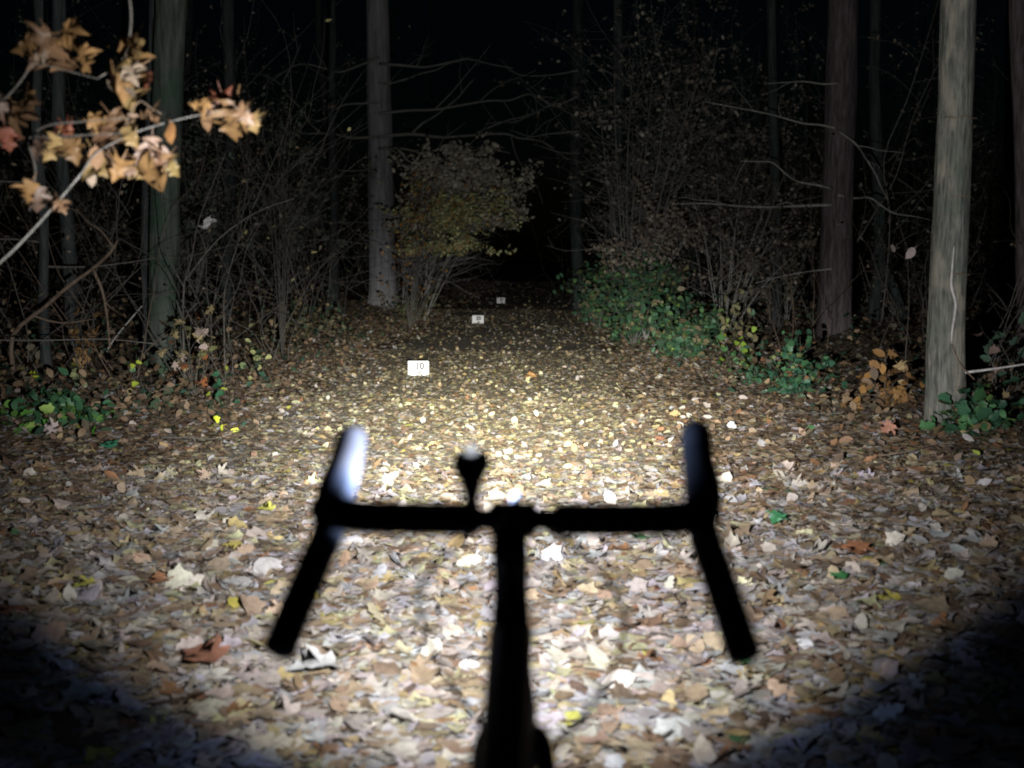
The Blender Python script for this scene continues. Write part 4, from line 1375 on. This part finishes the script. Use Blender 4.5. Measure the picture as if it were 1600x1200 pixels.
def wheel(c):
    w = empty('wheel', c - b0)
    w.parent = BK
    circ = lambda rr, n: [Vector((0, math.cos(2 * math.pi * i / n) * rr, math.sin(2 * math.pi * i / n) * rr)) for i in range(n + 1)]
    mb = MB(); mb.tube(circ(.327, 48), .017, 10, cap=False); mb.build('tyre', M['rubber'], w)
    mb = MB(); mb.tube(circ(.303, 48), .011, 8, cap=False); mb.build('rim', M['alloy'], w)
    mb = MB(); mb.tube([Vector((-.05, 0, 0)), Vector((-.03, 0, 0)), Vector((-.028, 0, 0)), Vector((.028, 0, 0)), Vector((.03, 0, 0)), Vector((.05, 0, 0))], [.009, .022, .013, .013, .022, .009], 14); mb.build('hub', M['alloy'], w)
    for i in range(24):
        a = 2 * math.pi * i / 24
        a2 = a + (.5 if i % 4 < 2 else -.5)
        s = -1 if i % 2 else 1
        mb = MB(); mb.tube([Vector((s * .028, math.cos(a2) * .02, math.sin(a2) * .02)), Vector((0, math.cos(a) * .297, math.sin(a) * .297))], .001, 4); mb.build('spoke', M['spoke'], w)


wheel(fa)
wheel(rear)
mb = MB(b0)
mb.tube([bb + Vector((-.06, 0, 0)), bb + Vector((.06, 0, 0))], .02, 14)
for s in (-1, 1):
    mb.tube([bb + Vector((s * .062, 0, 0)), bb + Vector((s * .068, s * .085, -s * .145))], [.014, .011], 10)
mb.build('crank', M['alloy'], BK)
mb = MB(b0)
mb.tube([bb + Vector((.052, 0, 0)), bb + Vector((.056, 0, 0))], [.085, .085], 32)
mb.build('chainring', M['alloy'], BK)
# cables looping in front of the head tube
for pl in ([(748, 826, 1.315), (700, 862, 1.325), (664, 905, 1.33), (655, 945, 1.33), (674, 1010, 1.33), (708, 1075, 1.32), (756, 1140, 1.29), (795, 1185, 1.26)],
           [(852, 826, 1.315), (915, 868, 1.325), (955, 912, 1.33), (974, 955, 1.33), (972, 1010, 1.33), (940, 1080, 1.32), (885, 1150, 1.29), (830, 1200, 1.26)]):
    mb = MB(b0)
    mb.tube(smooth_line([at(*p) for p in pl], 6), .0030, 8)
    mb.build('brake_cable', M['rubber'], BK)

# ------------------------------------------------------------------ headlamp
LX, LY, LZ = -.0885, 1.31, 1.022
LAMP = empty('headlamp', Vector((LX, LY, LZ)) - b0)
LAMP.parent = BK
LAMP['label'] = 'black headlamp on the bar, wider at the top, lit'
sec = [(-.024, .012, .010), (-.020, .0185, .016), (-.006, .0205, .019), (.012, .0205, .019), (.026, .0195, .0185), (.031, .0180, .0175)]   # y, half width, half height
V, Fc = [], []
for (y, w, h) in sec:
    for k in range(24):
        a = 2 * math.pi * k / 24
        cx, sz = math.cos(a), math.sin(a)
        zz = sz * h
        ww = w * (1 + .10 * sz if sz > 0 else 1 + .52 * sz)          # narrower below
        if sz > .8:
            zz -= (.0055 * (1 - abs(cx) * 1.4)) if abs(cx) < .7 else 0   # shallow notch on top
        V.append(Vector((math.copysign(abs(cx) ** .8, cx) * ww, y, zz * (1 if sz > 0 else 1.5))))
Fc = [(i * 24 + k, i * 24 + (k + 1) % 24, (i + 1) * 24 + (k + 1) % 24, (i + 1) * 24 + k) for i in range(len(sec) - 1) for k in range(24)]
Fc += [tuple(range(23, -1, -1))]
mb = MB(); mb.add(V, Fc); mb.build('lamp_body', M['rubber'], LAMP)
mb = MB(); mb.tube([(0, .003, -.018), (0, .002, -.036), (0, -.004, -.050)], [.0125, .0078, .0085], 12); mb.build('lamp_bracket', M['rubber'], LAMP)
mb = MB(); mb.tube([(-.009, -.010, -.056), (.009, -.010, -.056)], .0185, 18); mb.build('lamp_clamp', M['rubber'], LAMP)


def glow(name, col, strength):
    m, nt, b = new_mat(name)
    b.inputs['Base Color'].default_value = (.8, .8, .8, 1)
    b.inputs['Emission Color'].default_value = (*col, 1)
    b.inputs['Emission Strength'].default_value = strength
    return m


mb = MB(); mb.tube([(0, .0305, 0), (0, .0325, 0)], [.0128, .0115], 24); mb.build('lens', glow('lit_lens', (.9, .95, 1), 3.0), LAMP)
# small top window of the lamp that lets a little light out
mb = MB(); mb.tube([(0, .000, .010), (0, .003, .0185), (0, .007, .0235)], [.0072, .0066, .003], 12); mb.build('side_light_window', glow('lit_window', (.85, .9, 1.0), .75), LAMP)
# out-front tip on the stem face that catches the lamp
mb = MB(b0)
p = at(806, 780, 1.385)
mb.tube(smooth_line([bp(.002, .017, .012), lerp(bp(.002, .017, .012), p, .5), p], 4), [.004] * 9, 10)
mb.build('mount_arm', M['alloy'], so)
mb = MB(b0)
mb.tube([p + Vector((0, -.006, -.002)), p + Vector((0, -.004, 0)), p + Vector((0, .004, .002)), p + Vector((0, .007, .003))], [.002, .0056, .0056, .002], 14)
mb.build('mount_cap', M['cap'], so)

ld = bpy.data.lights.new('headlamp_beam', 'POINT')
ld.energy = LAMP_ENERGY
ld.shadow_soft_size = .008
ld.use_nodes = True
nt = ld.node_tree
em = nt.nodes['Emission']
tc = nt.nodes.new('ShaderNodeTexCoord')
sp = nt.nodes.new('ShaderNodeSeparateXYZ')
nt.links.new(tc.outputs['Normal'], sp.inputs[0])


def mth(op, a, b=None, c=None, clamp=False):
    n = nt.nodes.new('ShaderNodeMath')
    n.operation = op
    n.use_clamp = clamp
    for i, v in enumerate((a, b, c)):
        if v is None:
            continue
        if isinstance(v, (int, float)):
            n.inputs[i].default_value = v
        else:
            nt.links.new(v, n.inputs[i])
    return n.outputs[0]


def smoothstep(v, a, b):
    n = nt.nodes.new('ShaderNodeMapRange')
    n.interpolation_type = 'SMOOTHSTEP'
    n.inputs['From Min'].default_value = a
    n.inputs['From Max'].default_value = b
    nt.links.new(v, n.inputs['Value'])
    return n.outputs['Result']


nx, ny = sp.outputs[0], sp.outputs[1]
nz = mth('MULTIPLY', sp.outputs[2], -1.0)                 # forward
th = mth('ARCCOSINE', mth('MINIMUM', mth('MAXIMUM', nz, -1.0), 1.0))
az = mth('ARCTAN2', nx, nz)
el = mth('ARCSINE', ny)
th2 = mth('ADD', th, mth('MULTIPLY', smoothstep(mth('MULTIPLY', el, -1.0), R(4), R(18)), R(4.5)))     # the pool of light is cut tighter below
flood = mth('SUBTRACT', 1.0, smoothstep(th2, R(19), R(43)))
ga = mth('POWER', mth('DIVIDE', az, R(13)), 2.0)
eo = mth('ADD', el, R(6.3))
ge = mth('POWER', mth('DIVIDE', eo, mth('ADD', R(5.4), mth('MULTIPLY', mth('GREATER_THAN', eo, 0.0), R(-0.6)))), 2.0)    # sharper towards the cut-off
hot = mth('EXPONENT', mth('MULTIPLY', mth('ADD', ga, ge), -1.0))
side = mth('MULTIPLY', mth('MULTIPLY', smoothstep(nz, -.15, .25), mth('MULTIPLY', smoothstep(th, R(44), R(58)), mth('SUBTRACT', .6, mth('MULTIPLY', nx, .5)))), SPILL)      # stray light weighted leftward, added to brighten the left brake hood
fa2 = mth('POWER', mth('DIVIDE', az, R(17)), 2.0)
fe2 = mth('POWER', mth('DIVIDE', mth('ADD', el, R(24)), R(11)), 2.0)
fore = mth('EXPONENT', mth('MULTIPLY', mth('ADD', fa2, fe2), -1.0))      # foreground patch thrown down before the wheel
tot = mth('ADD', mth('ADD', mth('MULTIPLY', hot, HOT), mth('MULTIPLY', flood, FLOOD)), mth('ADD', side, mth('MULTIPLY', fore, FORE)))
mix = nt.nodes.new('ShaderNodeMix')
mix.data_type = 'RGBA'
mix.inputs['A'].default_value = (.975, .975, 1.0, 1)        # cool flood
mix.inputs['B'].default_value = (1.0, .97, .81, 1)        # warmer hot spot
nt.links.new(hot, mix.inputs['Factor'])
mix2 = nt.nodes.new('ShaderNodeMix')
mix2.data_type = 'RGBA'
mix2.inputs['A'].default_value = (.42, .58, 1.0, 1)       # bluish stray light at the rim of the lens
nt.links.new(mix.outputs['Result'], mix2.inputs['B'])
nt.links.new(smoothstep(tot, .015, .07), mix2.inputs['Factor'])
nt.links.new(mix2.outputs['Result'], em.inputs['Color'])
nt.links.new(tot, em.inputs['Strength'])
lo = bpy.data.objects.new('headlamp_beam', ld)
COL.objects.link(lo)
lo.parent = LAMP
lo.location = (0, .047, 0)
lo.rotation_euler = (R(90), 0, R(1.8))
